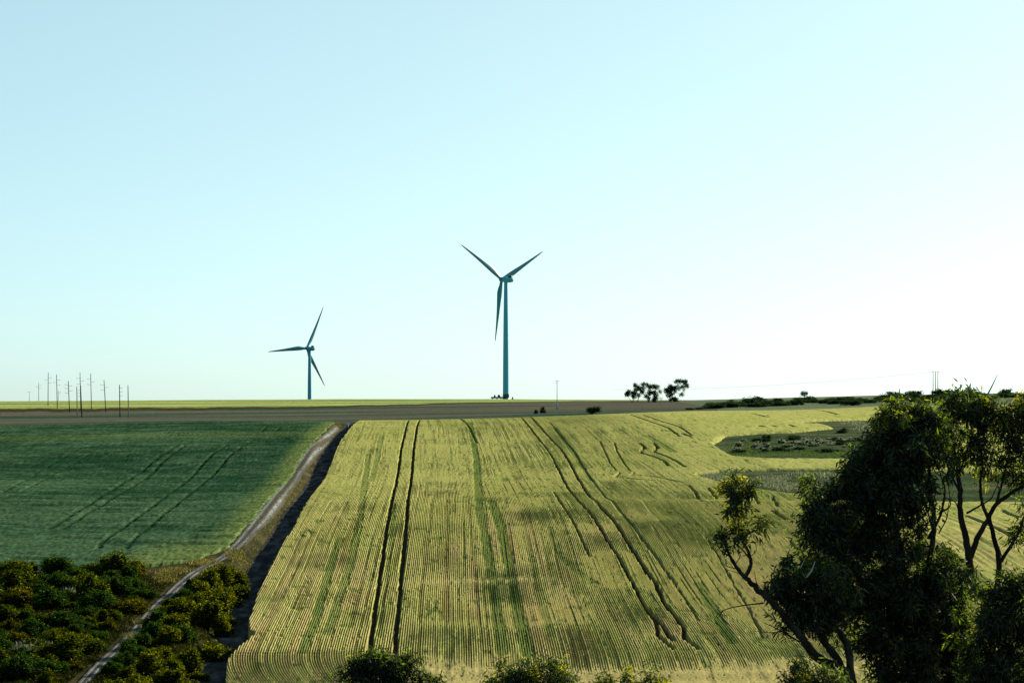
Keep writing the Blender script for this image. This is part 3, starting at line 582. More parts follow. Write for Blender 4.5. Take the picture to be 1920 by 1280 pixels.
grass('meadow_grass', 'dark green grass on the floor of the hollows', [(1450, 845, 90, 7, .4), (1560, 846, 70, 7, .25), (1400, 832, 50, 8, .15), (1480, 825, 90, 10, .2)], M['undergreen'], 0.5, 9000)
grass('pale_grass', 'pale silvery grass in the hollows and scrub', [(1350, 890, 45, 6, .16), (1420, 900, 60, 7, .2), (1500, 908, 50, 7, .16), (1450, 892, 30, 5, .06), (1640, 800, 38, 9, .16), (1600, 790, 20, 4, .05), (140, 1100, 20, 6, .06), (65, 1205, 36, 8, .08), (1540, 885, 60, 5, .07)], M['palegrass'], 0.75, 16000)
# matted undergrowth between the shrubs
k = 70000; upx = rng.uniform(-70, 450, k); upy = rng.uniform(1056, 1330, k)
Yg = np.interp(upy, *zip(*sorted((py, ground_at(200, py)[1]) for py in np.linspace(1040, 1279, 40)))) - np.maximum(upy - 1279, 0) * 0.5
Xg = (upx - 960) / F * Yg
ok = (np.abs(upx - track_x(upy)) > 20) & (Xg < edge_x(Yg) - 4.6) & ~inside(gpoly, Xg, Yg) & (Yg < 408)
Xg, Yg = Xg[ok], Yg[ok]; P = np.stack([Xg, Yg, ground_z(Xg, Yg) + rng.random(len(Xg)) * 0.45 * fbm(Xg * 0.3, Yg * 0.2, 91)], -1)
d = unit(len(P)); d[:, 2] = np.abs(d[:, 2]) + 0.2; d /= np.linalg.norm(d, axis=1)[:, None]
V, Q = leaf_quads(P, d, 0.34, 0.16); tag(obj('undergrowth', make_mesh('undergrowth', V, Q), M['undergrowth']), 'low dark matted undergrowth between the left-hand shrubs', 'undergrowth', kind='stuff')

# ------------------------------------------------------------------ foreground gum trees, traced as limbs and leaf clumps
def smooth_line(P, k=6):
    P = np.asarray(P, float); t = np.arange(len(P)); tq = np.linspace(0, len(P) - 1, (len(P) - 1) * k + 1)
    return np.stack([pchip(t, P[:, j], tq) for j in range(P.shape[1])], -1)
def gum(name, label, cat, D, foot, limbs, blobs, leafL=0.17, lai=1.0, twig_r=0.006, leaf='gum', dead=None, extra_twigs=()):
    """limbs: list of [(px, py, dD)...], r0, r1 ; blobs: (px, py, r_px, density, yellow share)"""
    base = world_at(foot[0], foot[1], D); base[2] = gz(base[0], base[1]) 
    root = empty(name, base); tag(root, label, cat)
    lb = MB(); skel = []
    for pts, r0, r1 in limbs:
        P = np.array([world_at(p[0], p[1], D + (p[2] if len(p) > 2 else 0)) for p in pts])
        P = smooth_line(P, 6); jit = rng.normal(size=P.shape) * r0 * 0.09; jit[0] = 0; P = P + jit
        lb.tube(P - base, np.linspace(r0, r1, len(P)), 8); skel.append(P)
    for pts, r0, r1 in extra_twigs:
        P = smooth_line(np.array([world_at(p[0], p[1], D + (p[2] if len(p) > 2 else 0)) for p in pts]), 5); lb.tube(P - base, np.linspace(r0, r1, len(P)), 5)
    SK = np.concatenate(skel)
    tw = MB(); LP = []; LD = []; LY_ = []
    for b in blobs:
        px, py, r, den = b[:4]; yel = b[4] if len(b) > 4 else 0.0; dd = b[5] if len(b) > 5 else 0.0
        c = world_at(px, py, D + dd); R_ = r / F * D
        ns = max(4, int(19 * (R_ / 0.5) ** 1.6 * min(1, den + 0.3)))
        v = unit(ns); cc = c + v * (rng.random((ns, 1)) ** 0.45) * R_ * np.array([0.92, 1.1, 0.85])
        stray = rng.random(ns) < 0.34; cc[stray] = c + v[stray] * R_ * (0.9 + 0.75 * rng.random((stray.sum(), 1)) ** 1.5)
        near_i = np.argmin(((SK[:, None, :] - c) ** 2).sum(-1)[:, 0]); a = SK[near_i]
        hubp = c + rng.normal(size=3) * 0.12 * R_
        if np.linalg.norm(hubp - a) > 0.05:
            midp = (a + hubp) / 2 + rng.normal(size=3) * 0.12 * np.linalg.norm(hubp - a)
            tw.tube(smooth_line([a, midp, hubp], 4) - base, np.linspace(0.022, 0.010, 9), 5, False)
        for j in range(ns):
            if rng.random() < 0.55:
                a2 = hubp + (cc[j] - hubp) * 0.1; mm = (a2 + cc[j]) / 2 + rng.normal(size=3) * 0.05; mm[2] += 0.03
                tw.tube(np.array([a2, mm, cc[j]]) - base, [twig_r * 1.5, twig_r, twig_r * 0.5], 4, False)
        nl = int(lai * den * 3300 * (R_ / 0.5) ** 2 * 0.55)
        kk = rng.integers(0, ns, nl); sp = 0.05 + 0.06 * rng.random(ns)
        off = rng.normal(size=(nl, 3)) * sp[kk][:, None] * np.array([0.9, 0.9, 1.25]); LP.append(cc[kk] + off)
        d = rng.normal(size=(nl, 3)) * 0.62; d[:, 2] -= 0.55; d[:, :2] += 0.5 * off[:, :2] / 0.2; LD.append(d / np.linalg.norm(d, axis=1)[:, None])
        # young growth sits on the outer, upper side clumps
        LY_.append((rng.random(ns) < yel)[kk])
    LP = np.concatenate(LP); LD = np.concatenate(LD); LYl = np.concatenate(LY_)
    V, Q = leaf_quads(LP - base, LD, leafL * (0.65 + 0.7 * rng.random(len(LP))), leafL * 0.22)
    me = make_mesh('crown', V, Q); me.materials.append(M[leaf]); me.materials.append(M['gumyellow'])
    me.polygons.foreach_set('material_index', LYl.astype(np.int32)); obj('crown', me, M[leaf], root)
    lb.build('trunk', M['bark'], root, True)
    tag(tw.build('twigs', M['bark'], root), kind='stuff')
    for pts, r0, r1 in (dead or ()):
        db = MB(); P = smooth_line(np.array([world_at(p[0], p[1], D - 0.6) for p in pts]), 5); db.tube(P - base, np.linspace(r0, r1, len(P)), 6); db.build('dead_branch', M['deadwood'], root, True)
    return root

gum('gum_tree', 'left-leaning multi-stemmed gum with a lone leafy branch reaching over the wheat', 'tree', 58, (1612, 1420),
    [([(1612, 1450), (1606, 1340), (1590, 1263), (1557, 1247, -.2), (1527, 1227, -.3), (1507, 1200, -.4), (1484, 1172, -.4), (1450, 1130, -.4), (1422, 1106, -.3), (1397, 1083, -.2)], 0.13, 0.05),
     ([(1397, 1083, -.2), (1380, 1062), (1366, 1036), (1356, 1005), (1352, 985)], 0.045, 0.012),
     ([(1397, 1083, -.2), (1408, 1056, .2), (1404, 1035, .2), (1390, 1010, .1), (1384, 975), (1378, 935), (1384, 905)], 0.045, 0.012),
     ([(1390, 1010, .1), (1405, 1000), (1425, 990)], 0.02, 0.008),
     ([(1384, 1066), (1372, 1046), (1350, 1030), (1342, 1012)], 0.022, 0.007), ([(1408, 1050), (1392, 1030), (1372, 1012)], 0.02, 0.007),
     ([(1600, 1310), (1567, 1230, .3), (1547, 1207, .4), (1530, 1180, .4), (1512, 1150, .4), (1498, 1110, .4)], 0.10, 0.03),
     ([(1600, 1300), (1590, 1214, .5), (1570, 1180, .6), (1556, 1158, .6), (1548, 1120, .5), (1535, 1070, .5)], 0.09, 0.03)],
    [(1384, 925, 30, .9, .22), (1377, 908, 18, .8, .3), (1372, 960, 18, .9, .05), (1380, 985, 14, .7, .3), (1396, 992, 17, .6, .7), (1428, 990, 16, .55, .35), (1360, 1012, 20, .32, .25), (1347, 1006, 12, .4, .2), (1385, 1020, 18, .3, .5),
     (1460, 1106, 26, 1.0, .10), (1492, 1088, 34, 1.1, .06), (1520, 1112, 42, 1.1, .03), (1478, 1140, 28, .8, .08), (1530, 1150, 36, .8), (1500, 1160, 22, .5, .1), (1545, 1080, 34, 1.0), (1560, 1130, 40, 1.0)],
    extra_twigs=[([(1500, 1203), (1467, 1183), (1433, 1167)], 0.02, 0.006), ([(1432, 1130), (1403, 1133), (1360, 1142), (1345, 1158)], 0.018, 0.005), ([(1360, 1142), (1346, 1150), (1338, 1162)], 0.008, 0.003), ([(1440, 1120), (1418, 1090), (1414, 1068)], 0.015, 0.004), ([(1478, 1080), (1474, 1066), (1482, 1060), (1496, 1066)], 0.012, 0.005), ([(1467, 1183), (1440, 1185), (1412, 1182)], 0.008, 0.003), ([(1384, 1066), (1366, 1062), (1350, 1050), (1345, 1036)], 0.010, 0.003), ([(1392, 1076), (1372, 1070), (1358, 1066)], 0.008, 0.003), ([(1405, 1045), (1418, 1030), (1416, 1010)], 0.009, 0.003), ([(1378, 1058), (1388, 1040), (1380, 1018), (1368, 1000)], 0.010, 0.003), ([(1360, 1022), (1348, 1012), (1352, 990)], 0.008, 0.003)],
    dead=[([(1512, 1082), (1523, 1066), (1528, 1052)], 0.018, 0.008), ([(1500, 1065), (1508, 1050)], 0.010, 0.004)])

gum('gum_tree', 'big dense nearly black gum whose crown fills the lower right', 'tree', 60, (1722, 1410),
    [([(1722, 1450), (1716, 1330), (1704, 1180), (1690, 1060), (1672, 960), (1662, 880), (1684, 800), (1700, 760)], 0.16, 0.025),
     ([(1708, 1240), (1650, 1150, -.3), (1606, 1070, -.4), (1580, 1000, -.3), (1556, 950, -.2)], 0.09, 0.02),
     ([(1700, 1150), (1740, 1060, .4), (1752, 980, .4), (1742, 900, .3), (1740, 820, .2), (1735, 770)], 0.08, 0.02),
     ([(1690, 1060), (1640, 990, .3), (1612, 930, .3), (1600, 880, .2)], 0.06, 0.018), ([(1714, 1300), (1780, 1220, .3), (1810, 1160, .3)], 0.07, 0.02),
     ([(1740, 1010, .3), (1765, 960, .3), (1772, 920, .3), (1760, 880)], 0.035, 0.012), ([(1765, 960, .2), (1782, 945), (1778, 905)], 0.02, 0.006)],
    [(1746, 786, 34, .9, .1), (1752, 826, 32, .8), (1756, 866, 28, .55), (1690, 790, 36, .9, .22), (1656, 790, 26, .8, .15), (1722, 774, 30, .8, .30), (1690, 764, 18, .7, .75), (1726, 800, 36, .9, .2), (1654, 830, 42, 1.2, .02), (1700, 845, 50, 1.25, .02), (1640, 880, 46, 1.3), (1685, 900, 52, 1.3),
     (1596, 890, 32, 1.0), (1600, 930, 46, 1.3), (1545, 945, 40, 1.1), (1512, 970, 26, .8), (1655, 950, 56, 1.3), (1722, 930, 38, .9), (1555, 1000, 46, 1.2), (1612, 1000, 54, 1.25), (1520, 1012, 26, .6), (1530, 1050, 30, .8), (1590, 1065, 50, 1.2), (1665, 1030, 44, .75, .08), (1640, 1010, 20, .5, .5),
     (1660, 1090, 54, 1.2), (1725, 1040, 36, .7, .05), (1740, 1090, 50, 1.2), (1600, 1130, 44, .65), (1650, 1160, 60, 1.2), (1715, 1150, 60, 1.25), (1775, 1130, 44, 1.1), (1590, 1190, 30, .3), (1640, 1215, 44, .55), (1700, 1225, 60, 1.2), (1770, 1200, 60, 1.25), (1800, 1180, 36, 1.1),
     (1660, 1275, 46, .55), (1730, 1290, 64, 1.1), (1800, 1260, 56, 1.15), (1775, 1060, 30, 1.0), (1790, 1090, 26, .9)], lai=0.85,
    extra_twigs=[([(1752, 1010), (1740, 960), (1726, 925), (1730, 900)], 0.022, 0.008), ([(1752, 1000), (1748, 955), (1756, 920)], 0.018, 0.006), ([(1760, 1000), (1776, 968), (1780, 940), (1788, 925)], 0.016, 0.005), ([(1776, 968), (1766, 945), (1770, 930)], 0.010, 0.004), ([(1740, 985), (1715, 950), (1702, 925)], 0.016, 0.005), ([(1735, 1000), (1712, 972), (1690, 955)], 0.014, 0.005)])

gum('gum_tree', 'slender forked gum at the right edge with an open crown against the sky', 'tree', 62, (1856, 1400),
    [([(1858, 1440), (1856, 1300), (1852, 1180), (1847, 1128), (1822, 1088), (1817, 1040), (1810, 1005), (1800, 962), (1800, 925), (1798, 888), (1790, 848), (1780, 812), (1776, 784)], 0.13, 0.02),
     ([(1818, 1050), (1832, 1010), (1847, 983), (1867, 947), (1897, 923), (1922, 908), (1950, 880)], 0.07, 0.025), ([(1867, 947), (1880, 900), (1892, 850), (1900, 800)], 0.035, 0.010),
     ([(1850, 1135), (1872, 1088), (1873, 1047), (1863, 1007), (1857, 980), (1843, 947), (1838, 915), (1842, 870), (1835, 824), (1830, 786)], 0.075, 0.012),
     ([(1874, 1055), (1897, 1020), (1913, 990), (1922, 963), (1940, 920)], 0.045, 0.015), ([(1812, 962), (1836, 948), (1858, 934), (1872, 905)], 0.025, 0.008),
     ([(1800, 925), (1780, 880), (1772, 850), (1762, 820)], 0.028, 0.008), ([(1798, 888), (1812, 850), (1822, 812), (1815, 784)], 0.025, 0.008),
     ([(1880, 1048), (1870, 1020), (1856, 1012)], 0.014, 0.005), ([(1800, 962), (1790, 940), (1770, 930), (1766, 900)], 0.016, 0.006)],
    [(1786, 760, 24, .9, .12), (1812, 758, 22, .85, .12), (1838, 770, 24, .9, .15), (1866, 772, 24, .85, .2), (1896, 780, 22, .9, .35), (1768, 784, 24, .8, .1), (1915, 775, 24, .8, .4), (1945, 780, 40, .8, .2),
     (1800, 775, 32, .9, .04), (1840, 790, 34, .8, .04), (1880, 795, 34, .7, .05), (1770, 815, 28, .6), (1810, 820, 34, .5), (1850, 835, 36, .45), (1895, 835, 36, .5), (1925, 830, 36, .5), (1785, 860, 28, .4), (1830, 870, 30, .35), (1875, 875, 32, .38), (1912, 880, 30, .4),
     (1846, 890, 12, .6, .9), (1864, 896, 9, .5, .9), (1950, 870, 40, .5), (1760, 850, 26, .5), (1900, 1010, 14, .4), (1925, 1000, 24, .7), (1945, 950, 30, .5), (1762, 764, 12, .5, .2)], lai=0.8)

gum('shrub', 'leafy dark shrub in the lower right corner below the forked gum', 'shrub', 57, (1895, 1420),
    [([(1895, 1440), (1890, 1300), (1885, 1200), (1890, 1120)], 0.06, 0.02), ([(1892, 1320), (1850, 1240), (1840, 1190)], 0.04, 0.012), ([(1892, 1320), (1925, 1240), (1930, 1160)], 0.04, 0.012)],
    [(1902, 1092, 30, 1.0, .05), (1880, 1120, 34, 1.1), (1925, 1120, 36, 1.0), (1870, 1170, 44, 1.1), (1920, 1180, 46, 1.1), (1850, 1220, 40, 1.0, .02), (1890, 1240, 52, 1.1), (1840, 1270, 44, 1.0, .03), (1925, 1270, 50, 1.1)])

gum('shrub', 'black leafy bush top at the bottom edge in front of the wheat tramlines', 'shrub', 60, (720, 1440),
    [([(720, 1460), (718, 1340), (716, 1260)], 0.05, 0.015), ([(719, 1360), (690, 1290), (672, 1250)], 0.035, 0.01), ([(719, 1360), (750, 1290), (770, 1245)], 0.035, 0.01)],
    [(700, 1248, 20, 1.0), (672, 1250, 18, .9), (730, 1252, 24, 1.1), (762, 1245, 16, .8), (720, 1280, 44, 1.2), (675, 1290, 36, 1.0), (770, 1285, 32, 1.0), (822, 1280, 12, .8), (800, 1300, 24, 1), (655, 1262, 9, .7), (782, 1238, 7, .6), (712, 1240, 16, 1.0), (745, 1262, 26, 1.2)], leafL=0.15, lai=1.5, leaf='gum')
gum('shrub', 'sunlit green bush top at the bottom edge below the greener crop stripes', 'shrub', 60, (1000, 1440),
    [([(1000, 1460), (1000, 1340), (998, 1260)], 0.05, 0.015), ([(1000, 1370), (960, 1290), (940, 1265)], 0.035, 0.01), ([(1000, 1370), (1040, 1290), (1060, 1262)], 0.035, 0.01)],
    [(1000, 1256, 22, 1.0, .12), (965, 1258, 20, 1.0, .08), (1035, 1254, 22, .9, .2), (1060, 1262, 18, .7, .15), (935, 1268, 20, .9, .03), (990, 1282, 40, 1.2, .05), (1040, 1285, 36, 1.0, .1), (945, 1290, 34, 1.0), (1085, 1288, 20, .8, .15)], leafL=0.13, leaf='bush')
gum('shrub', 'low bright bush tip at the bottom edge right of the sunlit bush', 'shrub', 60, (1190, 1450),
    [([(1190, 1470), (1190, 1360), (1195, 1280)], 0.04, 0.012), ([(1190, 1380), (1150, 1310), (1130, 1280)], 0.03, 0.01)],
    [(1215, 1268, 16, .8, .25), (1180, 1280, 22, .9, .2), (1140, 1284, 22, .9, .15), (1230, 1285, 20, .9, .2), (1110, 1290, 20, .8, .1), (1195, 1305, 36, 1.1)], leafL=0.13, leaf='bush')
gum('shrub', 'small green bush at the bottom edge under the leaning gum stems', 'shrub', 56, (1520, 1450),
    [([(1520, 1470), (1518, 1350), (1515, 1270)], 0.045, 0.014), ([(1520, 1380), (1485, 1300), (1470, 1275)], 0.03, 0.01)],
    [(1515, 1252, 20, .9, .12), (1500, 1268, 26, 1.1, .08), (1535, 1265, 24, 1.0, .08), (1475, 1280, 22, 1.0, .05), (1560, 1280, 28, .9), (1515, 1295, 40, 1.2)], leafL=0.13, leaf='bush')

# ------------------------------------------------------------------ far trees on the skyline
def far_tree(label, px, py, D, limbs, blobs, group=None):
    base = world_at(px, py, D); base[2] = float(top(np.array([base[0]]), np.array([D]))[0]) - 0.1
    off = np.array([px, py]); root = empty('tree', base); tag(root, label, 'tree', group)
    mb = MB(); sk = []
    def W_(p): return np.array([(p[0] - px) / F * D, (p[2] if len(p) > 2 else 0), (py - p[1]) / F * D])
    for pts, r0, r1 in limbs:
        P = smooth_line([W_(p) for p in pts], 4); mb.tube(P, np.linspace(r0, r1, len(P)), 6); sk.append(P)
    LP = []
    for bx, by, r, den in blobs:
        c = W_((bx, by)); R_ = r / F * D; ns = 14; cc = c + unit(ns) * (rng.random((ns, 1)) ** 0.5) * R_ * np.array([1, 1, 0.8])
        SKc = np.concatenate(sk); a = SKc[np.argmin(((SKc - c) ** 2).sum(1))]; mb.tube(np.array([a, (a + c) / 2 + [0, 0, .1], c]), [0.09, 0.06, 0.03], 5, False)
        nl = int(420 * den * (R_ / 1.0) ** 1.6); LP.append(cc[rng.integers(0, ns, nl)] + rng.normal(size=(nl, 3)) * 0.4)
    LP = np.concatenate(LP); d = unit(len(LP)); V, Q = leaf_quads(LP, d, 0.42 * (0.6 + 0.8 * rng.random(len(LP))), 0.22)
    obj('crown', make_mesh('crown', V, Q), M['shrub_d'], root); mb.build('trunk', M['bark'], root)
far_tree('small two-stemmed tree, leftmost of the skyline tree clump', 1186, 751, 1330, [([(1185, 751), (1181, 745), (1176, 738)], .16, .06), ([(1186, 751), (1188, 742), (1190, 730)], .2, .06)],
         [(1176, 736, 6, 1.3), (1178, 731, 4, 1), (1188, 733, 6, 1.2), (1188, 741, 5, .8), (1192, 727, 4, .9)])
far_tree('open tall tree with feathery crown in the left half of the skyline clump', 1195, 751, 1345, [([(1195, 751), (1197, 744), (1200, 733), (1203, 722)], .22, .07), ([(1198, 742), (1208, 728), (1216, 720)], .12, .05)],
         [(1192, 720, 5, .9), (1199, 725, 6, 1.1), (1204, 731, 5, 1), (1206, 718, 5, .7), (1213, 719, 5, .6), (1218, 722, 5, .8), (1197, 738, 4, .8), (1207, 725, 4, .5)])
far_tree('tree with a ragged spreading crown in the middle of the skyline clump', 1216, 751, 1325, [([(1216, 751), (1217, 742), (1219, 732), (1224, 724)], .22, .07), ([(1218, 738), (1228, 730), (1234, 724)], .1, .04), ([(1217, 742), (1212, 736)], .08, .04)],
         [(1212, 739, 4, 1.0), (1218, 733, 6, 1.1), (1225, 733, 5, .9), (1226, 721, 5, .9), (1232, 723, 4.5, 1), (1217, 744, 4, .7), (1220, 722, 4, .5), (1238, 731, 4, .5)])
far_tree('low rounded tree in the gap right of the middle of the skyline clump', 1228, 751, 1320, [([(1228, 751), (1228, 744), (1229, 738)], .16, .06)], [(1228, 742, 5, 1.1), (1230, 737, 4.5, 1), (1226, 746, 4, .9), (1240, 744, 3, .25)])
far_tree('largest leaning tree, rightmost of the skyline clump', 1256, 751, 1335, [([(1256, 751), (1256, 742), (1260, 731), (1270, 720), (1278, 715)], .35, .08), ([(1255, 748), (1250, 740), (1245, 733)], .15, .05), ([(1258, 738), (1270, 734), (1280, 738)], .1, .04)],
         [(1253, 730, 8, 1.2), (1262, 727, 8, 1.2), (1257, 737, 7, 1.2), (1256, 723, 5, 1.1), (1270, 725, 6, .9), (1268, 713, 5, .7), (1275, 712, 5, .9), (1283, 713, 6, 1), (1287, 720, 5, .9), (1280, 723, 5, .8), (1278, 738, 5, .6), (1268, 746, 6, 1.1), (1262, 746, 5, 1.1), (1282, 729, 3, .4)])
far_tree('lone small wind-shaped tree on the skyline above the scrub line', 1508, 749, 1420, [([(1508, 750), (1508, 745), (1506, 741)], .12, .05)], [(1505, 740, 3.6, 1.2), (1511, 740, 3.4, 1.1), (1508, 744, 2.5, .7)])

# ------------------------------------------------------------------ wind turbines
def blade_mesh():
    Ls = [0, 0.03, 0.07, 0.12, 0.18, 0.24, 0.32, 0.42, 0.52, 0.64, 0.76, 0.88, 0.95, 0.985, 1.0]
    ch = [1.9, 2.0, 2.35, 3.2, 3.8, 3.7, 3.35, 2.85, 2.4, 1.95, 1.5, 1.05, 0.75, 0.45, 0.1]
    th = [1.9, 1.85, 1.6, 1.2, 0.95, 0.8, 0.65, 0.5, 0.4, 0.3, 0.22, 0.15, 0.1, 0.06, 0.02]
    n = 14; V = []
    for t, c, h_ in zip(Ls, ch, th):
        tw = R(13) * (1 - t) ** 2
        for k in range(n):
            a = 2 * math.pi * k / n; x = (math.cos(a) * 0.5 + 0.18 * min(1, t / 0.15)) * c; y = math.sin(a) * 0.5 * h_ * (1 + 0.35 * math.cos(a + math.pi) * min(1, t / .15))
            V.append((x * math.cos(tw) - y * math.sin(tw), x * math.sin(tw) + y * math.cos(tw) + 1.6 * t * t, 1.0 + t * 40.0))
    m = len(Ls); Q = [(i * n + k, i * n + (k + 1) % n, (i + 1) * n + (k + 1) % n, (i + 1) * n + k) for i in range(m - 1) for k in range(n)]
    return make_mesh('blade', V, Q, None, True)
BLADE = blade_mesh()
def lathe(prof, n=28):
    mb = MB(); V = [(r * math.cos(2 * math.pi * k / n), r * math.sin(2 * math.pi * k / n), z) for r, z in prof for k in range(n)]
    mb.add(V, [(i * n + k, i * n + (k + 1) % n, (i + 1) * n + (k + 1) % n, (i + 1) * n + k) for i in range(len(prof) - 1) for k in range(n)]); return mb
def turbine(label, px, D, hub_py, phase, yaw, group):
    x = (px - 960) / F * D; zb = float(top(np.array([x]), np.array([D]))[0]) - 0.3; hubz = (HY - hub_py) / F * D
    Hh = hubz - zb; root = empty('wind_turbine', (x, D, zb)); tag(root, label, 'wind turbine', group)
    tw = lathe([(2.35, 0), (2.35, 0.5), (2.02, 0.52), (1.98, 2), (1.86, Hh * 0.3), (1.62, Hh * 0.62), (1.2, Hh - 2.0), (1.2, Hh - 1.6)])
    t = tw.build('tower', M['turbine'], root, True)
    dr = MB(); dr.box((-0.7, -2.0, 2.0), (0.9, 0.16, 2.1)); dr.build('door', M['dark'], t)
    ca, sa = math.cos(yaw), math.sin(yaw)            # rotor axis: local +Y turned by yaw
    na = bpy.data.objects.new('nacelle', None)
    # nacelle body: rounded box tapering towards the tail
    secs = [(3.0, 1.15, 1.1, 0.0), (2.4, 1.55, 1.5, 0.0), (0.5, 1.75, 1.75, 0.05), (-3.5, 1.75, 1.7, 0.05), (-5.6, 1.6, 1.35, 0.25), (-6.2, 1.25, 0.95, 0.3)]
    mb = MB(); n = 20; V = []
    for yy, hw, hh_, zc in secs:
        for k in range(n):
            a = 2 * math.pi * k / n; ca_, sa_ = math.cos(a), math.sin(a); e = 0.42
            V.append((hw * abs(ca_) ** e * np.sign(ca_), yy, zc + hh_ * abs(sa_) ** e * np.sign(sa_)))
    V += [(0, secs[0][0], 0), (0, secs[-1][0], 0.3)]; m = len(secs)
    mb.add(V, [(i * n + k, i * n + (k + 1) % n, (i + 1) * n + (k + 1) % n, (i + 1) * n + k) for i in range(m - 1) for k in range(n)],
           [(m * n, (k + 1) % n, k) for k in range(n)] + [(m * n + 1, (m - 1) * n + k, (m - 1) * n + (k + 1) % n) for k in range(n)])
    nac = mb.build('nacelle', M['turbine'], root); nac.location = (0, 0, Hh); nac.rotation_euler = (R(5), 0, yaw)
    bpy.data.objects.remove(na)
    cb = MB(); cb.box((0, -4.4, 2.25), (2.3, 1.5, 1.3)); cb.box((0, -4.4, 2.98), (2.5, 1.7, 0.15)); cb.tube([(0.4, -3.2, 1.6), (0.4, -3.2, 3.6)], 0.06, 5); cb.build('cooler_box', M['dark'], nac)
    hb = lathe([(1.25, -0.9), (1.5, -0.3), (1.5, 0.6), (1.25, 1.4), (0.7, 2.0), (0.02, 2.2)], 20)
    h_ = hb.build('hub', M['turbine'], root, True)
    hd = 4.3; h_.location = (-sa * hd, ca * hd, Hh + 0.38); h_.rotation_euler = (R(-85), 0, yaw)
    for k in range(3):
        a = R(phase + 120 * k)
        b = obj('blade', BLADE, M['blade'], root); b.location = h_.location
        # in the rotor plane: z up, x to the right as seen from behind
        from mathutils import Matrix
        b.rotation_euler = (Matrix.Rotation(yaw, 3, 'Z') @ Matrix.Rotation(R(5), 3, 'X') @ Matrix.Rotation(a, 3, 'Y')).to_euler()
    return root
TG = 'wind turbines'
turbine('nearest white wind turbine with one blade hanging beside its tower', 948.5, 1857, 524.5, 61.5, R(41), TG)
turbine('second wind turbine, smaller and farther off to the left', 580.5, 2513, 653.5, 24.8, R(41), TG)
turbine('farthest wind turbine, only a blade tip shows above the right-hand gum', 1850, 3300, 752, 37, R(41), TG)

# dark machinery at the foot of the nearest turbine
x, y = (938 - 960) / F * 1840, 1840.0
root = empty('farm_machine', (x, y, float(top(np.array([x]), np.array([y]))[0]))); tag(root, 'dark low farm machine with trailer parked at the foot of the nearest turbine', 'machine')
mb = MB(); mb.box((-1.0, 0, 0.95), (10.2, 2.3, 1.0)); mb.build('trailer_deck', M['machine'], root)
mb = MB(); mb.box((3.7, 0, 1.95), (4.0, 2.4, 2.3)); mb.box((4.6, 0, 3.2), (1.6, 2.2, 0.5)); mb.build('cab', M['machine'], root)
mb = MB(); mb.box((4.8, -1.21, 2.3), (0.9, 0.06, 0.6)); mb.build('window', M['dark'], root)
lt = lathe([(0.02, -1.1), (0.7, -1.0), (0.95, -0.5), (0.95, 0.5), (0.7, 1.0), (0.02, 1.1)], 16); tk_ = lt.build('tank', M['machine'], root, True); tk_.location = (-0.8, 0, 2.0); tk_.rotation_euler = (R(90), 0, 0)
mb = MB(); mb.box((-3.6, 0, 1.8), (1.2, 1.6, 1.2)); mb.tube([(-4.3, 0, 2.5), (-3.3, 0, 2.9), (-2.9, 0, 2.5)], 0.12, 5); mb.build('seed_bin', M['machine'], root)
mb = MB(); mb.tube([(1.2, 0, 1.2), (1.2, 0, 2.9), (2.4, 0, 2.9)], 0.1, 5); mb.build('frame', M['dark'], root)
for wx in (-5.0, -2.2, 0.4, 2.9, 4.9):
    for wy in (-1.0, 1.0):
        wl = lathe([(0.25, -0.18), (0.5, -0.2), (0.55, -0.1), (0.55, 0.1), (0.5, 0.2), (0.25, 0.18)], 14); w_ = wl.build('wheel', M['dark'], root, True); w_.location = (wx, wy, 0.52); w_.rotation_euler = (R(90), 0, 0)
x = (961 - 960) / F * 1845; mb = MB(); mb.box((0, 0, 0.55), (0.9, 0.7, 1.3)); mb.box((0, 0, 1.25), (1.05, 0.85, 0.12)); mb.box((0, 0, 0.02), (1.2, 1.0, 0.25))
o = mb.build('utility_box', M['dark'], loc=(x, 1845, float(top(np.array([x]), np.array([1845.0]))[0]))); tag(o, 'tiny dark cabinet just right of the nearest turbine tower', 'cabinet')

# ------------------------------------------------------------------ poles and wires
def pole(label, px_b, py_b, px_t, py_t, D, arms, mat='wood', r=0.19, armlen=1.5, sleeve=False, group=None, yaw=0.25):
    bx = (px_b - 960) / F * D; zb = float(top(np.array([bx]), np.array([float(D)]))[0]) - 0.2; zt = (HY - py_t) / F * D
    root = empty('utility_pole', (bx, D, zb)); tag(root, label, 'utility pole', group); dx = (px_t - px_b) / F * D; H_ = zt - zb
    mb = MB(); mb.tube([(0, 0, -0.5), (dx * 0.5, 0, H_ * 0.5), (dx, 0, H_)], [r, r * 0.85, r * 0.68], 9); mb.build('post', M[mat], root, True)
    for k, (f, side) in enumerate(arms):
        cx = dx * f; z = H_ * f; c, s = math.cos(yaw), math.sin(yaw)
        a = MB(); a0, a1 = (-0.25, armlen) if side > 0 else ((-armlen, 0.25) if side < 0 else (-armlen, armlen))
        a.tube([(cx + a0 * c, a0 * s - 0.15, z), (cx + a1 * c, a1 * s - 0.15, z)], 0.055, 5); arm = a.build('crossarm', M[mat], root)
        ends = [a1] if side > 0 else ([a0] if side < 0 else [a0, a1])
        for e_ in ends:
            i_ = MB(); i_.tube([(cx + e_ * c * .95, e_ * s * .95 - 0.15, z), (cx + e_ * c * .95, e_ * s * .95 - 0.15, z + 0.32)], [0.05, 0.09], 6); i_.build('insulator', M[mat], arm)
    if sleeve:
        s_ = MB(); s_.tube([(0, 0, 0), (0.02, 0, H_ * 0.24)], [r * 1.5, r * 1.5], 9); s_.build('sleeve', M['sleeve'], root, True)
    return root
PG = 'utility poles on the left skyline'; A3 = [(0.84, 1), (0.765, -1), (0.69, 1)]; A3m = [(0.84, -1), (0.765, 1), (0.69, -1)]
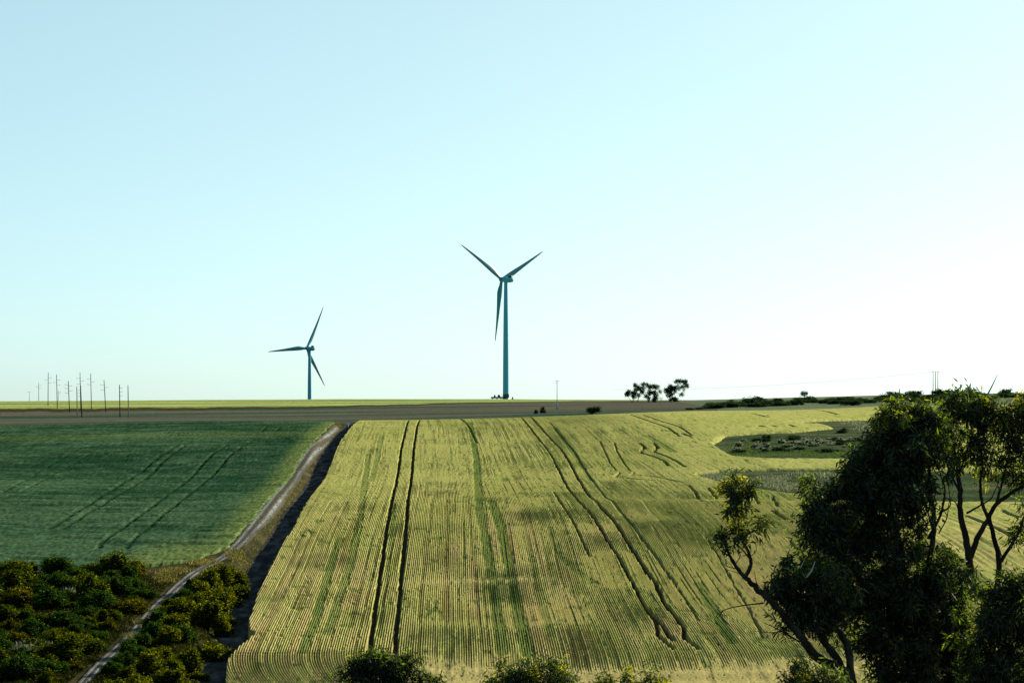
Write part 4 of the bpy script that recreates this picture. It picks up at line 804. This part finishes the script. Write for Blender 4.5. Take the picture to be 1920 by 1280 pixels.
pole('faintest pole tip, leftmost of the poles on the left skyline', 55, 757, 55, 733, 1750, [(0.9, 0)], 'woodgrey', 0.13, 1.2, group=PG)
pole('short-looking pole, second from the left on the left skyline', 72.5, 757, 72.5, 717, 1620, A3, 'wood', 0.15, group=PG)
pole('tallest-looking pole of the left trio, third from the left on the skyline', 90, 754, 90.5, 698, 1310, A3, 'wood', 0.18, group=PG)
pole('pole standing just below the skyline, fourth from the left', 107.5, 757, 106, 702, 1235, A3, 'wood', 0.18, group=PG)
pole('small distant pole close to the right of the fourth pole', 109.5, 755, 109.5, 731, 1700, A3, 'woodgrey', 0.14, group=PG)
pole('pole with doubled crossarms standing on the straw-coloured strip, left', 130.5, 773, 128, 714, 1165, A3 + [(0.62, -1), (0.88, -1)], 'wood', 0.2, group=PG)
pole('bare dark pole, leftmost of the four nearest on the brown field', 145, 785, 144, 724, 1070, [], 'woodgrey', 0.22, group=PG)
pole('thick dark pole, second of the four nearest on the brown field', 153.5, 783, 151, 722, 1085, [], 'wood', 0.24, group=PG)
pole('tall armed pole rising directly behind the thick dark pole', 151.5, 760, 150, 698, 1215, A3m + [(0.52, -1), (0.44, -1), (0.36, -1)], 'wood', 0.18, group=PG)
pole('armed pole right of the tall pair, foot on the green crest', 171.5, 757, 170, 700, 1225, A3m, 'wood', 0.18, group=PG)
pole('slightly leaning pole with its foot on the straw-coloured strip, right', 198.5, 772, 195, 712, 1170, A3m, 'wood', 0.19, group=PG)
pole('near pole with three short arms on its right side', 225, 784, 224, 721, 1080, [(0.9, 1), (0.78, 1), (0.66, 1)], 'wood', 0.21, 1.0, group=PG)
pole('bare pale-topped pole, rightmost of the left group', 241, 785, 240, 722, 1070, [], 'woodgrey', 0.23, group=PG)
pole('lone pole with a blue lower sleeve near the field crest, right of the nearest turbine', 1044.5, 767, 1044.5, 712.5, 1100, [(0.97, 0), (0.9, -1)], 'woodgrey', 0.15, 0.5, True)
x0s = []
for i, px in enumerate((1749.5, 1754, 1758.5)):
    pole(('left', 'middle', 'right')[i] + ' one of three close poles on the right skyline', px, 738, px, 696, 1560, [(0.985, 0)], 'wood', 0.25, 0.5, group='trio of poles on the right skyline')
def wire(label, p0, p1, D0, D1, sag):
    A = world_at(*p0, D0); B = world_at(*p1, D1); t = np.linspace(0, 1, 24)[:, None]; P = A * (1 - t) + B * t; P[:, 2] -= (4 * sag * t * (1 - t))[:, 0]
    mb = MB(); mb.tube(P, 0.075, 5); tag(mb.build('power_line', M['wire']), label, 'wire')
wire('faint power line running left from the three close poles', (1750, 697), (1150, 730), 1560, 2300, 3.0)
wire('faint power line running right from the three close poles', (1759, 697), (2150, 716), 1560, 1700, 2.0)
# white marker at the head of the track
x, y = ground_at(653, 790); mb = MB(); mb.tube([(0, 0, 0), (0, 0, 1.25)], 0.06, 7); mb.box((0, 0, 1.27), (0.16, 0.16, 0.08))
o = mb.build('marker_post', M['white'], loc=(x, y, gz(x, y) + 0.1)); tag(o, 'thin white marker post at the top end of the pale track', 'post')
